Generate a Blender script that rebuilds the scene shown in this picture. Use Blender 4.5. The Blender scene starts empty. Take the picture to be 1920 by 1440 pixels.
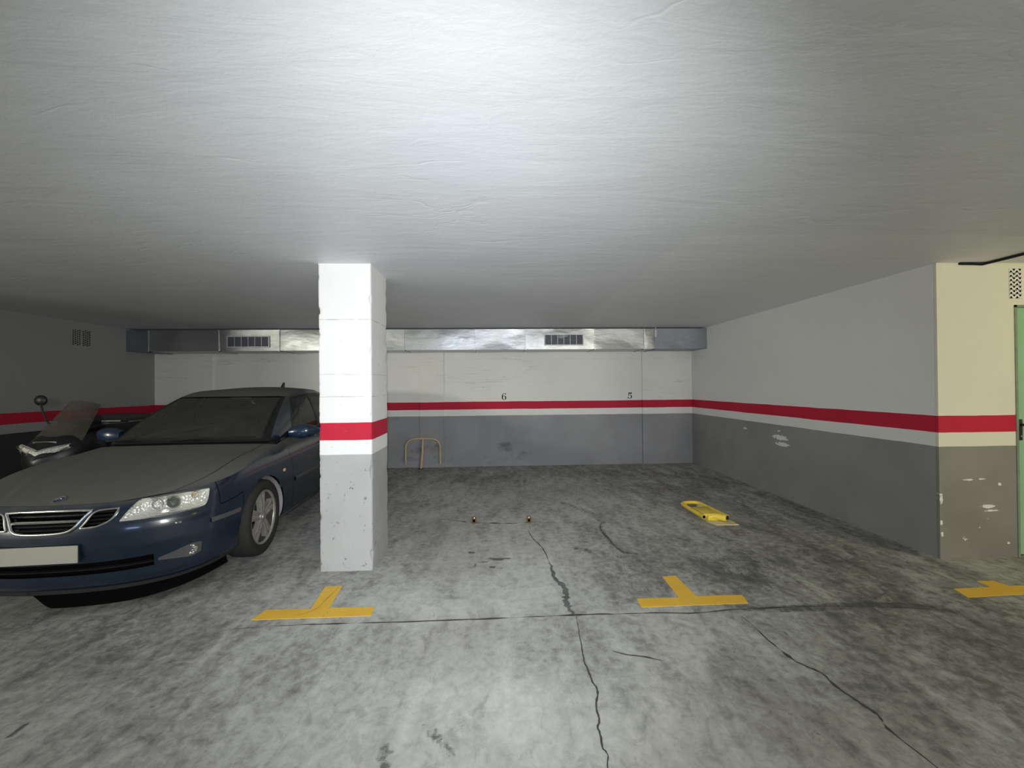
import bpy, bmesh, math, random
from math import sin, cos, pi, radians, sqrt, atan2, exp, floor as ifloor
from mathutils import Vector, Matrix, noise as mnoise

random.seed(7)
SC = bpy.context.scene
COL = SC.collection

# ------------------------------------------------------------------ helpers
def link(o):
    COL.objects.link(o)
    return o

def tag(o, label=None, cat=None, group=None, kind=None):
    if label: o['label'] = label
    if cat: o['category'] = cat
    if group: o['group'] = group
    if kind: o['kind'] = kind
    return o

def empty(name, loc=(0, 0, 0), rz=0.0):
    o = bpy.data.objects.new(name, None)
    o.empty_display_size = 0.1
    o.location = loc
    o.rotation_euler = (0, 0, rz)
    return link(o)

class MB:
    """mesh collector"""
    def __init__(self):
        self.v, self.f, self.m = [], [], []
        self.mi = 0
    def add(self, vs, fs):
        b = len(self.v)
        self.v += [tuple(p) for p in vs]
        for f in fs:
            self.f.append(tuple(b + i for i in f)); self.m.append(self.mi)
        return self
    def box(self, x0, x1, y0, y1, z0, z1, mat=None):
        vs = [(x, y, z) for z in (z0, z1) for y in (y0, y1) for x in (x0, x1)]
        if mat is not None: vs = [mat @ Vector(p) for p in vs]
        return self.add(vs, [(0, 2, 3, 1), (4, 5, 7, 6), (0, 1, 5, 4), (2, 6, 7, 3), (0, 4, 6, 2), (1, 3, 7, 5)])
    def grid(self, P, close_u=False, close_v=False, flip=False):
        """P[i][j] rows of points"""
        nu, nv = len(P), len(P[0])
        vs = [p for r in P for p in r]
        fs = []
        for i in range(nu if close_u else nu - 1):
            for j in range(nv if close_v else nv - 1):
                a, b = i * nv + j, i * nv + (j + 1) % nv
                c, d = ((i + 1) % nu) * nv + (j + 1) % nv, ((i + 1) % nu) * nv + j
                fs.append((a, d, c, b) if flip else (a, b, c, d))
        return self.add(vs, fs)
    def tube(self, path, r, n=10, caps=True, closed=False):
        pts = [Vector(p) for p in path]
        rs = r if isinstance(r, (list, tuple)) else [r] * len(pts)
        rows = []
        up = None
        N = len(pts)
        for i, p in enumerate(pts):
            if closed: t = pts[(i + 1) % N] - pts[i - 1]
            else: t = pts[min(i + 1, N - 1)] - pts[max(i - 1, 0)]
            t = t.normalized() if t.length > 1e-9 else Vector((0, 0, 1))
            if up is None:
                up = Vector((0, 0, 1)) if abs(t.z) < .9 else Vector((1, 0, 0))
            s = t.cross(up)
            if s.length < 1e-6: s = t.orthogonal()
            s.normalize(); up = s.cross(t).normalized()
            rows.append([p + (s * cos(2 * pi * k / n) + up * sin(2 * pi * k / n)) * rs[i] for k in range(n)])
        b = len(self.v)
        self.grid(rows, close_u=closed, close_v=True)
        if caps and not closed:
            self.f.append(tuple(b + k for k in range(n))[::-1]); self.m.append(self.mi)
            e = b + (N - 1) * n
            self.f.append(tuple(e + k for k in range(n))); self.m.append(self.mi)
        return self
    def lathe(self, prof, n=48, axis='x', c=(0, 0, 0), closed=False):
        """prof: list of (a, r): a along axis, r radius"""
        rows = []
        for a, r in prof:
            row = []
            for k in range(n):
                u, w = r * cos(2 * pi * k / n), r * sin(2 * pi * k / n)
                p = {'x': (a, u, w), 'y': (u, a, w), 'z': (u, w, a)}[axis]
                row.append((p[0] + c[0], p[1] + c[1], p[2] + c[2]))
            rows.append(row)
        return self.grid(rows, close_u=closed, close_v=True)
    def prism(self, poly, d0, d1, plane='xz', mat=None):
        """polygon extruded between d0 and d1 along the plane's normal"""
        def P(u, w, d):
            p = {'xz': (u, d, w), 'yz': (d, u, w), 'xy': (u, w, d)}[plane]
            return mat @ Vector(p) if mat is not None else p
        n = len(poly)
        vs = [P(u, w, d0) for u, w in poly] + [P(u, w, d1) for u, w in poly]
        fs = [tuple(range(n))[::-1], tuple(range(n, 2 * n))]
        fs += [(i, (i + 1) % n, n + (i + 1) % n, n + i) for i in range(n)]
        return self.add(vs, fs)
    def mirror(self):
        n = len(self.v)
        nf = len(self.f)
        self.v += [(-x, y, z) for x, y, z in self.v]
        for i in range(nf):
            self.f.append(tuple(n + k for k in self.f[i])[::-1]); self.m.append(self.m[i])
        return self
    def build(self, name, mats, parent=None, smooth=True, bevel=0, bseg=2, weld=1e-5, angle=40, fixn=True):
        me = bpy.data.meshes.new(name)
        bm = bmesh.new()
        vv = [bm.verts.new(p) for p in self.v]
        for f, m in zip(self.f, self.m):
            try:
                fc = bm.faces.new([vv[i] for i in f]); fc.material_index = m
            except ValueError:
                pass
        if weld: bmesh.ops.remove_doubles(bm, verts=bm.verts, dist=weld)
        if fixn: bmesh.ops.recalc_face_normals(bm, faces=bm.faces)
        if bevel:
            es = [e for e in bm.edges if len(e.link_faces) == 2 and e.calc_face_angle(0) > radians(30)]
            bmesh.ops.bevel(bm, geom=es, offset=bevel, segments=bseg, profile=.5, affect='EDGES', clamp_overlap=True)
        bm.to_mesh(me); bm.free()
        if smooth:
            me.shade_smooth()
            try: me.set_sharp_from_angle(angle=radians(angle))
            except Exception: pass
        for m in (mats if isinstance(mats, (list, tuple)) else [mats]):
            me.materials.append(m)
        o = bpy.data.objects.new(name, me)
        if parent: o.parent = parent
        return link(o)

def lerp(a, b, t): return a + (b - a) * t
def vlerp(a, b, t): return tuple(lerp(x, y, t) for x, y in zip(a, b))
def smooth01(t):
    t = max(0., min(1., t)); return t * t * (3 - 2 * t)

def table(tab):
    """cubic (monotone-ish hermite) interpolation of [(x, v)]"""
    xs = [a for a, _ in tab]; vs = [b for _, b in tab]
    n = len(xs)
    ms = []
    for i in range(n):
        if i == 0: m = (vs[1] - vs[0]) / (xs[1] - xs[0])
        elif i == n - 1: m = (vs[-1] - vs[-2]) / (xs[-1] - xs[-2])
        else:
            d0 = (vs[i] - vs[i - 1]) / (xs[i] - xs[i - 1]); d1 = (vs[i + 1] - vs[i]) / (xs[i + 1] - xs[i])
            m = 0 if d0 * d1 <= 0 else 2 * d0 * d1 / (d0 + d1)
        ms.append(m)
    def f(x):
        if x <= xs[0]: return vs[0]
        if x >= xs[-1]: return vs[-1]
        for i in range(n - 1):
            if x <= xs[i + 1]: break
        h = xs[i + 1] - xs[i]; t = (x - xs[i]) / h
        return ((2 * t**3 - 3 * t**2 + 1) * vs[i] + (t**3 - 2 * t**2 + t) * h * ms[i]
                + (-2 * t**3 + 3 * t**2) * vs[i + 1] + (t**3 - t**2) * h * ms[i + 1])
    return f

def catmull(pts, sub=8, closed=False):
    P = [Vector(p) for p in pts]
    n = len(P); out = []
    for i in range(n if closed else n - 1):
        if closed: a, b, c, d = P[i - 1], P[i], P[(i + 1) % n], P[(i + 2) % n]
        else: a, b, c, d = P[max(i - 1, 0)], P[i], P[i + 1], P[min(i + 2, n - 1)]
        for k in range(sub):
            t = k / sub
            out.append(.5 * ((2 * b) + (c - a) * t + (2 * a - 5 * b + 4 * c - d) * t * t + (3 * b - a - 3 * c + d) * t**3))
    if not closed: out.append(P[-1])
    return out

# ------------------------------------------------------------------ node materials
class NT:
    def __init__(self, name):
        self.mat = bpy.data.materials.new(name)
        self.mat.use_nodes = True
        self.t = self.mat.node_tree
        self.t.nodes.clear()
        self.out = self.t.nodes.new('ShaderNodeOutputMaterial')
        self.b = self.t.nodes.new('ShaderNodeBsdfPrincipled')
        self.t.links.new(self.b.outputs[0], self.out.inputs[0])
    def n(self, typ, **kw):
        nd = self.t.nodes.new('ShaderNode' + typ)
        for k, v in kw.items(): setattr(nd, k, v)
        return nd
    def set(self, sock, v):
        if v is None: return
        if hasattr(v, 'is_linked') or isinstance(v, bpy.types.NodeSocket): self.t.links.new(v, sock)
        else:
            if sock.type == 'RGBA' and len(v) == 3: v = (*v, 1)
            sock.default_value = v
    def m(self, op, a, b=None, c=None, clamp=False):
        nd = self.n('Math', operation=op, use_clamp=clamp)
        self.set(nd.inputs[0], a)
        if b is not None: self.set(nd.inputs[1], b)
        if c is not None: self.set(nd.inputs[2], c)
        return nd.outputs[0]
    def mix(self, fac, a, b, blend='MIX'):
        nd = self.n('Mix', data_type='RGBA', blend_type=blend)
        self.set(nd.inputs[0], fac); self.set(nd.inputs[6], a); self.set(nd.inputs[7], b)
        return nd.outputs[2]
    def pos(self):
        if not hasattr(self, '_pos'): self._pos = self.n('TexCoord').outputs['Object']
        return self._pos
    def xyz(self):
        if not hasattr(self, '_xyz'):
            s = self.n('SeparateXYZ'); self.t.links.new(self.pos(), s.inputs[0]); self._xyz = s.outputs
        return self._xyz
    def mapped(self, scale=(1, 1, 1), rot=(0, 0, 0), loc=(0, 0, 0)):
        mp = self.n('Mapping'); self.t.links.new(self.pos(), mp.inputs[0])
        mp.inputs['Scale'].default_value = scale; mp.inputs['Rotation'].default_value = rot; mp.inputs['Location'].default_value = loc
        return mp.outputs[0]
    def noise(self, scale=5, detail=4, rough=.55, vec=None, dist=0., color=False):
        nd = self.n('TexNoise'); nd.inputs['Scale'].default_value = scale; nd.inputs['Detail'].default_value = detail
        nd.inputs['Roughness'].default_value = rough; nd.inputs['Distortion'].default_value = dist
        self.t.links.new(vec if vec is not None else self.pos(), nd.inputs['Vector'])
        return nd.outputs[1 if color else 0]
    def rng(self, v, a, b, c=0., d=1., smooth=False):
        nd = self.n('MapRange', interpolation_type='SMOOTHSTEP' if smooth else 'LINEAR')
        for s, q in zip(nd.inputs[:5], (v, a, b, c, d)): self.set(s, q)
        return nd.outputs[0]
    def bump(self, h, strength=.3, dist=.01, normal=None):
        nd = self.n('Bump'); nd.inputs['Strength'].default_value = strength; nd.inputs['Distance'].default_value = dist
        self.t.links.new(h, nd.inputs['Height'])
        if normal is not None: self.t.links.new(normal, nd.inputs['Normal'])
        return nd.outputs[0]
    def fin(self, color=None, rough=None, metal=None, spec=None, normal=None, **kw):
        b = self.b.inputs
        if color is not None: self.set(b['Base Color'], color)
        if rough is not None: self.set(b['Roughness'], rough)
        if metal is not None: self.set(b['Metallic'], metal)
        if spec is not None: self.set(b['Specular IOR Level'], spec)
        if normal is not None: self.set(b['Normal'], normal)
        for k, v in kw.items(): self.set(b[k.replace('_', ' ')], v)
        return self.mat

def simple(name, col, rough=.5, metal=0., spec=.5, var=.12, scale=12, bump=0., **kw):
    """plain procedural material with a little noise variation"""
    t = NT(name)
    nz = t.noise(scale, 3)
    c = t.mix(t.rng(nz, .3, .7), tuple(x * (1 - var) for x in col), tuple(min(1, x * (1 + var)) for x in col))
    nm = t.bump(t.noise(scale * 6, 3), bump, .004) if bump else None
    return t.fin(c, rough, metal, spec, nm, **kw)

# ------------------------------------------------------------------ materials of the place
M = {}
RED0, RED1, DADO = 1.029, 1.166, .9145      # painted bands on every wall

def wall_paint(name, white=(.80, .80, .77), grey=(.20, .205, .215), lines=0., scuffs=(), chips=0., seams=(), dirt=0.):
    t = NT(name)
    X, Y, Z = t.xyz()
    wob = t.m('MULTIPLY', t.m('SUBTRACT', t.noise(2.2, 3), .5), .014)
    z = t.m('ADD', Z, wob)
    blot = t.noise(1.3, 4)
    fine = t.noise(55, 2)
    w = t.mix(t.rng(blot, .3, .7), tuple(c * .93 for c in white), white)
    if lines:
        ln = t.noise(1, 2, .5, t.mapped((.75, .75, 17)))
        brk = t.noise(.8, 2, .5, t.mapped((1.3, 1.3, 2.5), loc=(3, 1, 2)))
        msk = t.m('MULTIPLY', t.rng(t.m('ABSOLUTE', t.m('SUBTRACT', ln, .5)), .0, .012, 1, 0), t.rng(brk, .50, .62))
        w = t.mix(t.m('MULTIPLY', msk, lines), w, (.33, .33, .31))
    if seams:
        for (sz, st) in seams:
            d = t.m('ABSOLUTE', t.m('SUBTRACT', z, sz))
            k = t.m('MULTIPLY', t.rng(d, .001, .0045, 1, 0), t.rng(t.noise(9, 3), .36, .6))
            w = t.mix(t.m('MULTIPLY', k, st), w, (.36, .36, .35))
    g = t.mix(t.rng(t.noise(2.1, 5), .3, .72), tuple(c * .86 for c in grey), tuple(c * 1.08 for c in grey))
    if dirt:
        dn = t.rng(t.noise(1.1, 4, .6, t.mapped((1, 1, 1.6), loc=(4, 7, 2))), .57, .75, smooth=True)
        g = t.mix(t.m('MULTIPLY', dn, dirt), g, (.055, .055, .055))
    red = t.mix(t.rng(blot, .3, .7), (.46, .015, .042), (.52, .020, .050))
    isred = t.m('MULTIPLY', t.m('GREATER_THAN', z, RED0), t.m('LESS_THAN', z, RED1))
    c = t.mix(t.m('GREATER_THAN', z, DADO), g, w)
    c = t.mix(isred, c, red)
    low = t.m('LESS_THAN', z, DADO)
    # worn places where the white undercoat shows, each with an outline of its own
    for (ax, a0, z0, ra, rz, th) in scuffs:
        A = {'x': X, 'y': Y}[ax]
        nz = t.m('MULTIPLY', t.m('SUBTRACT', t.noise(26, 4, .65, t.mapped((1, 1, 2.0))), .5), 2.4)
        da = t.m('DIVIDE', t.m('SUBTRACT', A, a0), ra); dz = t.m('DIVIDE', t.m('SUBTRACT', Z, z0), rz)
        r2 = t.m('ADD', t.m('MULTIPLY', da, da), t.m('MULTIPLY', dz, dz))
        k = t.rng(t.m('ADD', r2, nz), th, th + .12, 1, 0)
        c = t.mix(k, c, (.74, .74, .72))
    if chips:
        ch = t.rng(t.noise(9, 6, .7, t.mapped((1, 1, .8), loc=(9, 3, 5))), .70 - chips * .1, .74 - chips * .1)
        c = t.mix(t.m('MULTIPLY', ch, low), c, (.11, .11, .105))
        # knocked arrises: bare concrete showing in ragged flecks beside the edges
        ed = None
        for q, e0 in ((X, -1.390), (X, -.980), (Y, 3.243), (Y, 3.714)):
            k = t.rng(t.m('ABSOLUTE', t.m('SUBTRACT', q, e0)), .012, .11, 1, 0)
            ed = k if ed is None else t.m('MAXIMUM', ed, t.m('MULTIPLY', k, .75))
        fl2 = t.noise(17, 7, .72, t.mapped(loc=(2, 6, 1)))
        thr = t.m('SUBTRACT', .74, t.m('MULTIPLY', t.m('MULTIPLY', ed, .17), t.rng(Z, .0, 1.0, 1.05, .72)))
        c = t.mix(t.m('MULTIPLY', t.rng(t.m('SUBTRACT', fl2, thr), .0, .03), t.rng(Z, .75, 1.6, .85, .35)), c, (.16, .158, .15))
    h = t.m('ADD', t.m('MULTIPLY', t.noise(120, 2), .5), t.m('MULTIPLY', t.noise(14, 5), 1.2))
    return t.fin(c, .72, 0, .25, t.bump(h, .22, .006))

M['wall_back'] = wall_paint('painted_wall_back', (.80, .80, .755), (.285, .29, .305), lines=.55, dirt=.75,
                            seams=((1.93, .4), (1.52, .25)))
M['wall_left'] = wall_paint('painted_wall_left_shade', (.34, .34, .34), (.045, .05, .05))  # darker copy of the white paint; the wall's shade is in its colour
M['wall_right'] = wall_paint('painted_wall_right', (.76, .765, .75), (.275, .28, .275),
    scuffs=(('y', 5.02, .755, .17, .040, .5), ('y', 4.98, .675, .15, .035, .5), ('y', 5.75, .80, .08, .025, .2), ('y', 5.05, .84, .05, .018, .2)))
M['wall_door'] = wall_paint('painted_wall_beside_door', (.74, .715, .60), (.235, .23, .205),
    scuffs=(('x', 4.02, .42, .085, .018, .5), ('x', 4.05, .385, .085, .010, .5), ('x', 3.86, .64, .06, .008, .4), ('x', 3.98, .645, .05, .008, .4),
            ('x', 4.13, .60, .02, .02, .3), ('x', 4.02, .31, .03, .02, .0), ('x', 3.83, .16, .04, .03, .0), ('x', 3.625, .50, .022, .075, .35), ('x', 3.625, .30, .016, .03, .35), ('x', 3.63, .20, .015, .03, .3), ('x', 4.16, .45, .03, .008, .1), ('x', 4.20, .12, .03, .02, .0), ('x', 3.95, .25, .02, .02, .1)))
M['pillar'] = wall_paint('painted_pillar', (.80, .80, .79), (.42, .425, .425), chips=.55,
    seams=((1.98, .9), (1.545, .6), (1.37, .95), (.885, .5), (.335, .9)))

def ceiling_mat():
    t = NT('ceiling_plaster')
    X, Y, Z = t.xyz()
    brush = t.noise(1, 5, .55, t.mapped((1.1, 4.6, 1)), .6)
    lumps = t.noise(7, 5, .6, t.mapped((1, 2.2, 1)), .5)
    fine = t.noise(60, 3)
    warp = t.noise(1.7, 3)
    rid = t.m('ABSOLUTE', t.m('SUBTRACT', t.noise(1, 3, .5, t.mapped((.9, 2.6, 1), loc=(2, 5, 0)), .8), .5))
    crease = t.m('MULTIPLY', t.rng(rid, 0, .012, 1, 0), t.rng(t.noise(1.4, 2, .5, t.mapped(loc=(7, 1, 0))), .56, .66))
    c = t.mix(t.rng(warp, .3, .7), (.73, .745, .765), (.78, .795, .815))
    # rectangle mixed slightly paler than the rest of the ceiling
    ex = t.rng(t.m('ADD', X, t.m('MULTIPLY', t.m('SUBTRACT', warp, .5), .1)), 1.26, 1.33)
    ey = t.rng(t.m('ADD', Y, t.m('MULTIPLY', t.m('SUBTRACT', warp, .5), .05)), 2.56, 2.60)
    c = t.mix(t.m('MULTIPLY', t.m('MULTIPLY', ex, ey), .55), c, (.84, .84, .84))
    h = t.m('ADD', t.m('MULTIPLY', brush, 1.6), t.m('MULTIPLY', lumps, .55))
    h = t.m('ADD', h, t.m('MULTIPLY', fine, .10))
    h = t.m('SUBTRACT', h, t.m('MULTIPLY', crease, .45))
    return t.fin(c, .52, 0, .45, t.bump(h, .20, .015))
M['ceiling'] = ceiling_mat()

def floor_mat():
    t = NT('worn_concrete')
    a = t.n('Attribute', attribute_name='wear'); wear = a.outputs['Fac']
    w2 = t.n('Attribute', attribute_name='dark'); dark = w2.outputs['Fac']
    streak = t.noise(1, 6, .62, t.mapped((5.2, 1.9, 1), rot=(0, 0, radians(-18))), .7)
    fine = t.noise(17, 7, .68, None, .4)
    grit = t.noise(140, 2)
    big = t.noise(.9, 4)
    v = t.m('ADD', t.m('MULTIPLY', t.m('SUBTRACT', streak, .5), .85), t.m('MULTIPLY', t.m('SUBTRACT', fine, .5), .95))
    v = t.m('ADD', v, t.m('MULTIPLY', t.m('SUBTRACT', big, .5), .45))
    v = t.m('MULTIPLY', t.m('ADD', v, wear), .8)
    cr = t.n('ValToRGB'); e = cr.color_ramp.elements
    e[0].position = .08; e[0].color = (.10, .10, .096, 1)
    e[1].position = .98; e[1].color = (.70, .71, .68, 1)
    for p, q in ((.24, (.19, .19, .182, 1)), (.40, (.335, .337, .32, 1)), (.52, (.44, .445, .425, 1)), (.72, (.56, .565, .54, 1))):
        x = e.new(p); x.color = q
    t.t.links.new(v, cr.inputs[0])
    c = cr.outputs[0]
    flake = t.noise(5.5, 9, .74, t.mapped((1.3, .9, 1), rot=(0, 0, radians(-25)), loc=(3, 8, 0)), .8)
    zone = t.rng(t.noise(.8, 3, .5, t.mapped(loc=(6, 9, 0))), .40, .62)
    c = t.mix(t.m('MULTIPLY', t.m('MULTIPLY', t.rng(flake, .53, .585), zone), .42), c, t.mix(.5, c, (.78, .79, .76)))
    c = t.mix(t.m('MULTIPLY', t.rng(flake, .40, .455, 1, 0), .35), c, t.mix(.6, c, (.10, .098, .092)))
    brown = t.rng(t.noise(.75, 4, .6, t.mapped(loc=(5, 2, 0))), .52, .66, smooth=True)
    c = t.mix(t.m('MULTIPLY', brown, .40), c, t.mix(.5, c, (.20, .175, .145)))
    dd = t.rng(t.m('ADD', dark, t.m('MULTIPLY', t.m('SUBTRACT', fine, .5), .9)), .42, .62, smooth=True)
    c = t.mix(t.m('MULTIPLY', dd, .80), c, (.060, .060, .060))
    sp = t.rng(t.noise(34, 2, .5), .735, .76)
    spz = t.rng(t.noise(1.1, 3, .5, t.mapped(loc=(1, 4, 0))), .55, .64)
    c = t.mix(t.m('MULTIPLY', t.m('MULTIPLY', sp, spz), .8), c, (.05, .05, .05))
    c = t.mix(t.m('MULTIPLY', t.rng(grit, .3, .75), .16), c, t.mix(.35, c, (0, 0, 0)))
    h = t.m('ADD', t.m('MULTIPLY', fine, .6), t.m('MULTIPLY', grit, .25))
    return t.fin(c, t.rng(streak, .3, .7, .74, .92), 0, .18, t.bump(h, .22, .006))
M['floor'] = floor_mat()
M['crack'] = simple('crack_dirt', (.085, .083, .078), .95, spec=.05)
M['tar'] = simple('crack_filler', (.15, .155, .155), .9, spec=.1, var=.3)

def yellow_paint():
    t = NT('worn_yellow_road_paint')
    wear = t.noise(38, 6, .7)
    w2 = t.noise(5, 4)
    c = t.mix(t.rng(w2, .3, .7), (.76, .45, .05), (.84, .54, .075))
    k = t.rng(t.m('ADD', wear, t.m('MULTIPLY', t.m('SUBTRACT', w2, .5), .35)), .60, .72)
    c = t.mix(t.m('MULTIPLY', k, .75), c, (.30, .27, .19))
    return t.fin(c, .7, 0, .3, t.bump(wear, .2, .004))
M['yellow_paint'] = yellow_paint()

def galvanised(name, base, rough):
    t = NT(name)
    vz = t.n('TexVoronoi'); vz.inputs['Scale'].default_value = 38
    t.t.links.new(t.pos(), vz.inputs['Vector'])
    nz = t.noise(2.6, 4)
    c = t.mix(t.rng(vz.outputs['Distance'], 0, .7), tuple(x * .9 for x in base), base)
    c = t.mix(t.rng(nz, .35, .7), tuple(x * .86 for x in base), c)
    return t.fin(c, t.rng(nz, .3, .7, rough - .07, rough + .08), 1., .5, t.bump(t.noise(2.0, 3, .5, t.mapped((1.3, 1, 3))), .35, .03))
M['duct'] = galvanised('galvanised_sheet', (.50, .52, .515), .42)
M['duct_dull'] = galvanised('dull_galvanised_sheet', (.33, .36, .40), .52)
M['grille_frame'] = simple('grille_frame_metal', (.52, .53, .53), .5, 0.3)
M['grille_dark'] = simple('grille_louvre', (.085, .09, .12), .55)
M['black'] = simple('black_plastic', (.012, .012, .013), .45)
M['black_matte'] = simple('black_rubber', (.02, .02, .02), .85, spec=.2)
M['void'] = simple('unlit_inside', (.004, .004, .004), 1., spec=0.)
M['tan_tube'] = simple('tan_painted_tube', (.52, .40, .24), .5, bump=.1)
M['brass'] = simple('brass_metal', (.72, .50, .27), .16, 1.)
M['lock_yellow'] = simple('yellow_powder_coat', (.80, .60, .06), .35, bump=.05)
M['lock_pale'] = simple('scuffed_yellow_plate', (.62, .57, .33), .5)
M['vent_clay'] = simple('vent_block_grey', (.34, .335, .32), .85, spec=.1)
M['vent_cream'] = simple('vent_block_cream', (.77, .75, .67), .8, spec=.1)
M['door_green'] = simple('green_painted_steel', (.27, .50, .30), .38, var=.05, scale=4)
M['frame_green'] = simple('green_grey_door_frame', (.21, .25, .17), .5)
M['ink'] = simple('black_stencil_paint', (.035, .035, .038), .8, spec=.1)
M['chrome'] = simple('chrome_trim', (.82, .82, .80), .12, 1., var=.03)
M['alloy'] = simple('alloy_wheel_silver', (.40, .38, .35), .38, .55, var=.15, scale=30)
M['brake_dust'] = simple('brake_dusted_rim', (.045, .042, .038), .8, .1)
M['rubber'] = simple('tyre_rubber', (.030, .029, .028), .8, spec=.25, bump=.15)
M['dusty_liner'] = simple('dusty_arch_liner', (.34, .31, .32), .9, spec=.1, bump=.2)

def car_paint(name, base, dustamt=1.0):
    t = NT(name)
    g = t.n('NewGeometry')
    s = t.n('SeparateXYZ'); t.t.links.new(g.outputs['Normal'], s.inputs[0])
    nz = t.noise(6, 5)
    fine = t.noise(170, 2)
    d = t.rng(t.m('ADD', s.outputs['Z'], t.m('MULTIPLY', t.m('SUBTRACT', nz, .5), .18)), .42, .86, smooth=True)
    d = t.m('MULTIPLY', d, dustamt)
    film = t.m('MULTIPLY', t.rng(nz, .3, .75), .02)
    d = t.m('ADD', d, film, clamp=True)
    dust = t.mix(t.rng(fine, .3, .7), (.095, .093, .085), (.115, .113, .103))
    c = t.mix(d, base, dust)
    t.fin(c, t.rng(d, 0, 1, .30, .85), 0., .45)
    t.set(t.b.inputs['Coat Weight'], t.rng(d, 0, .55, .8, 0.))
    t.b.inputs['Coat Roughness'].default_value = .12
    return t.mat
M['paint'] = car_paint('dusty_navy_paint', (.002, .0105, .026))
M['paint_clean'] = car_paint('navy_paint', (.005, .022, .055), .15)

def dusty_glass(name, alpha, dust=(.13, .13, .118), tint=(.75, .80, .76)):
    t = NT(name)
    tr = t.n('BsdfTransparent'); tr.inputs[0].default_value = (*tint, 1)
    gl = t.n('BsdfGlossy'); gl.inputs['Roughness'].default_value = .08
    df = t.n('BsdfDiffuse')
    nz = t.noise(5, 4)
    c = t.mix(t.rng(nz, .3, .7), tuple(x * .85 for x in dust), dust); t.t.links.new(c, df.inputs[0])
    fr = t.n('Fresnel'); fr.inputs[0].default_value = 1.5
    m1 = t.n('MixShader'); t.t.links.new(fr.outputs[0], m1.inputs[0]); t.t.links.new(tr.outputs[0], m1.inputs[1]); t.t.links.new(gl.outputs[0], m1.inputs[2])
    m2 = t.n('MixShader'); t.set(m2.inputs[0], t.rng(nz, .3, .7, alpha - .06, alpha + .06))
    t.t.links.new(m1.outputs[0], m2.inputs[1]); t.t.links.new(df.outputs[0], m2.inputs[2])
    t.t.links.new(m2.outputs[0], t.out.inputs[0])
    t.t.nodes.remove(t.b)
    return t.mat
M['windscreen'] = dusty_glass('dusty_windscreen_glass', .52, (.085, .085, .077))
M['side_glass'] = dusty_glass('side_window_glass', .30, (.09, .095, .09), (.5, .54, .52))
M['rear_glass'] = dusty_glass('rear_window_glass', .10, (.09, .095, .09), (.8, .84, .82))
M['lens'] = dusty_glass('headlamp_lens', .06, (.4, .4, .38), (.96, .96, .94))
M['smoke_screen'] = dusty_glass('smoked_scooter_screen', .55, (.12, .11, .095), (.62, .58, .50))
def faceted(name, col, rough, metal, scale, strength):
    t = NT(name)
    v = t.n('TexVoronoi'); v.inputs['Scale'].default_value = scale; t.t.links.new(t.pos(), v.inputs['Vector'])
    return t.fin(col, rough, metal, .5, t.bump(v.outputs['Distance'], strength, .012))
M['reflector'] = faceted('headlamp_reflector', (.88, .88, .85), .16, 1., 85, .9)
M['reflector_matte'] = faceted('headlamp_bezel_silver', (.90, .90, .86), .28, .45, 60, .6)
M['scooter_reflector'] = faceted('scooter_lamp_reflector', (.90, .90, .86), .35, .25, 70, .7)
M['amber'] = simple('indicator_amber', (.70, .50, .28), .3)
M['plate'] = simple('blank_plate', (.36, .358, .315), .5, var=.02)
M['red_lens'] = simple('tail_lamp_red', (.35, .01, .01), .2)
M['seat'] = simple('grey_seat_cloth', (.15, .155, .15), .9, bump=.15)
M['scooter_body'] = simple('black_scooter_plastic', (.012, .012, .013), .4)
M['scooter_grey'] = simple('grey_scooter_plastic', (.075, .075, .08), .45)
M['badge'] = simple('badge_enamel', (.03, .05, .10), .25)

# ------------------------------------------------------------------ the place
H, YB, XR, XL, YC = 2.419, 7.33, 3.611, -5.955, 3.19

def structure(name, mb, mat, bevel=0, smooth=False, label=None):
    o = mb.build(name, mat, smooth=smooth, bevel=bevel)
    return tag(o, label, kind='structure')

# floor: a fine grid where the camera looks, carrying wear, dirt and painted shade maps as attributes
TONE_AND_WEAR = [  # x, y, rx, ry, amount (ellipses of paler or darker concrete, worn patches among them)
    (.05, 1.6, 1.1, .9, .16), (.0, 2.75, .95, .6, .16), (.0, 3.9, 1.1, .6, .10), (.6, 4.6, 1.0, .7, .06),
    (-.30, 2.62, .38, .14, .22), (-.75, 1.75, .7, .5, .10), (.15, 1.75, .6, .45, .14), (-.05, 3.45, .7, .35, .10),
    (.95, 1.75, .7, .5, .06), (.15, 3.05, .45, .35, .10), (-.95, 2.85, .5, .2, .08), (-.9, 3.75, .25, .5, .08),
    (2.3, 3.6, .5, .5, .02), (2.2, 1.9, .7, .6, -.12), (2.75, 2.2, .6, .5, -.16), (.45, 2.3, .16, .35, -.12),
    (1.5, 3.2, .6, .5, -.20), (2.6, 3.1, .7, .5, -.14), (.1, 6.4, 2.6, .6, -.06), (.3, 5.2, 1.6, .9, .12), (2.8, 5.4, .9, 1.2, -.16), (-2.4, 2.35, .8, .35, -.10),
    (-1.9, 3.1, .6, .4, -.06), (2.9, 3.3, .8, .35, -.06), (1.05, 4.75, .8, .5, -.06), (1.35, 5.0, .35, .3, .12),
    (-.75, 5.5, .4, .3, .08), (2.35, 4.55, .7, .4, .05), (-3.6, 1.9, 1.2, .8, -.06),
]
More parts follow.
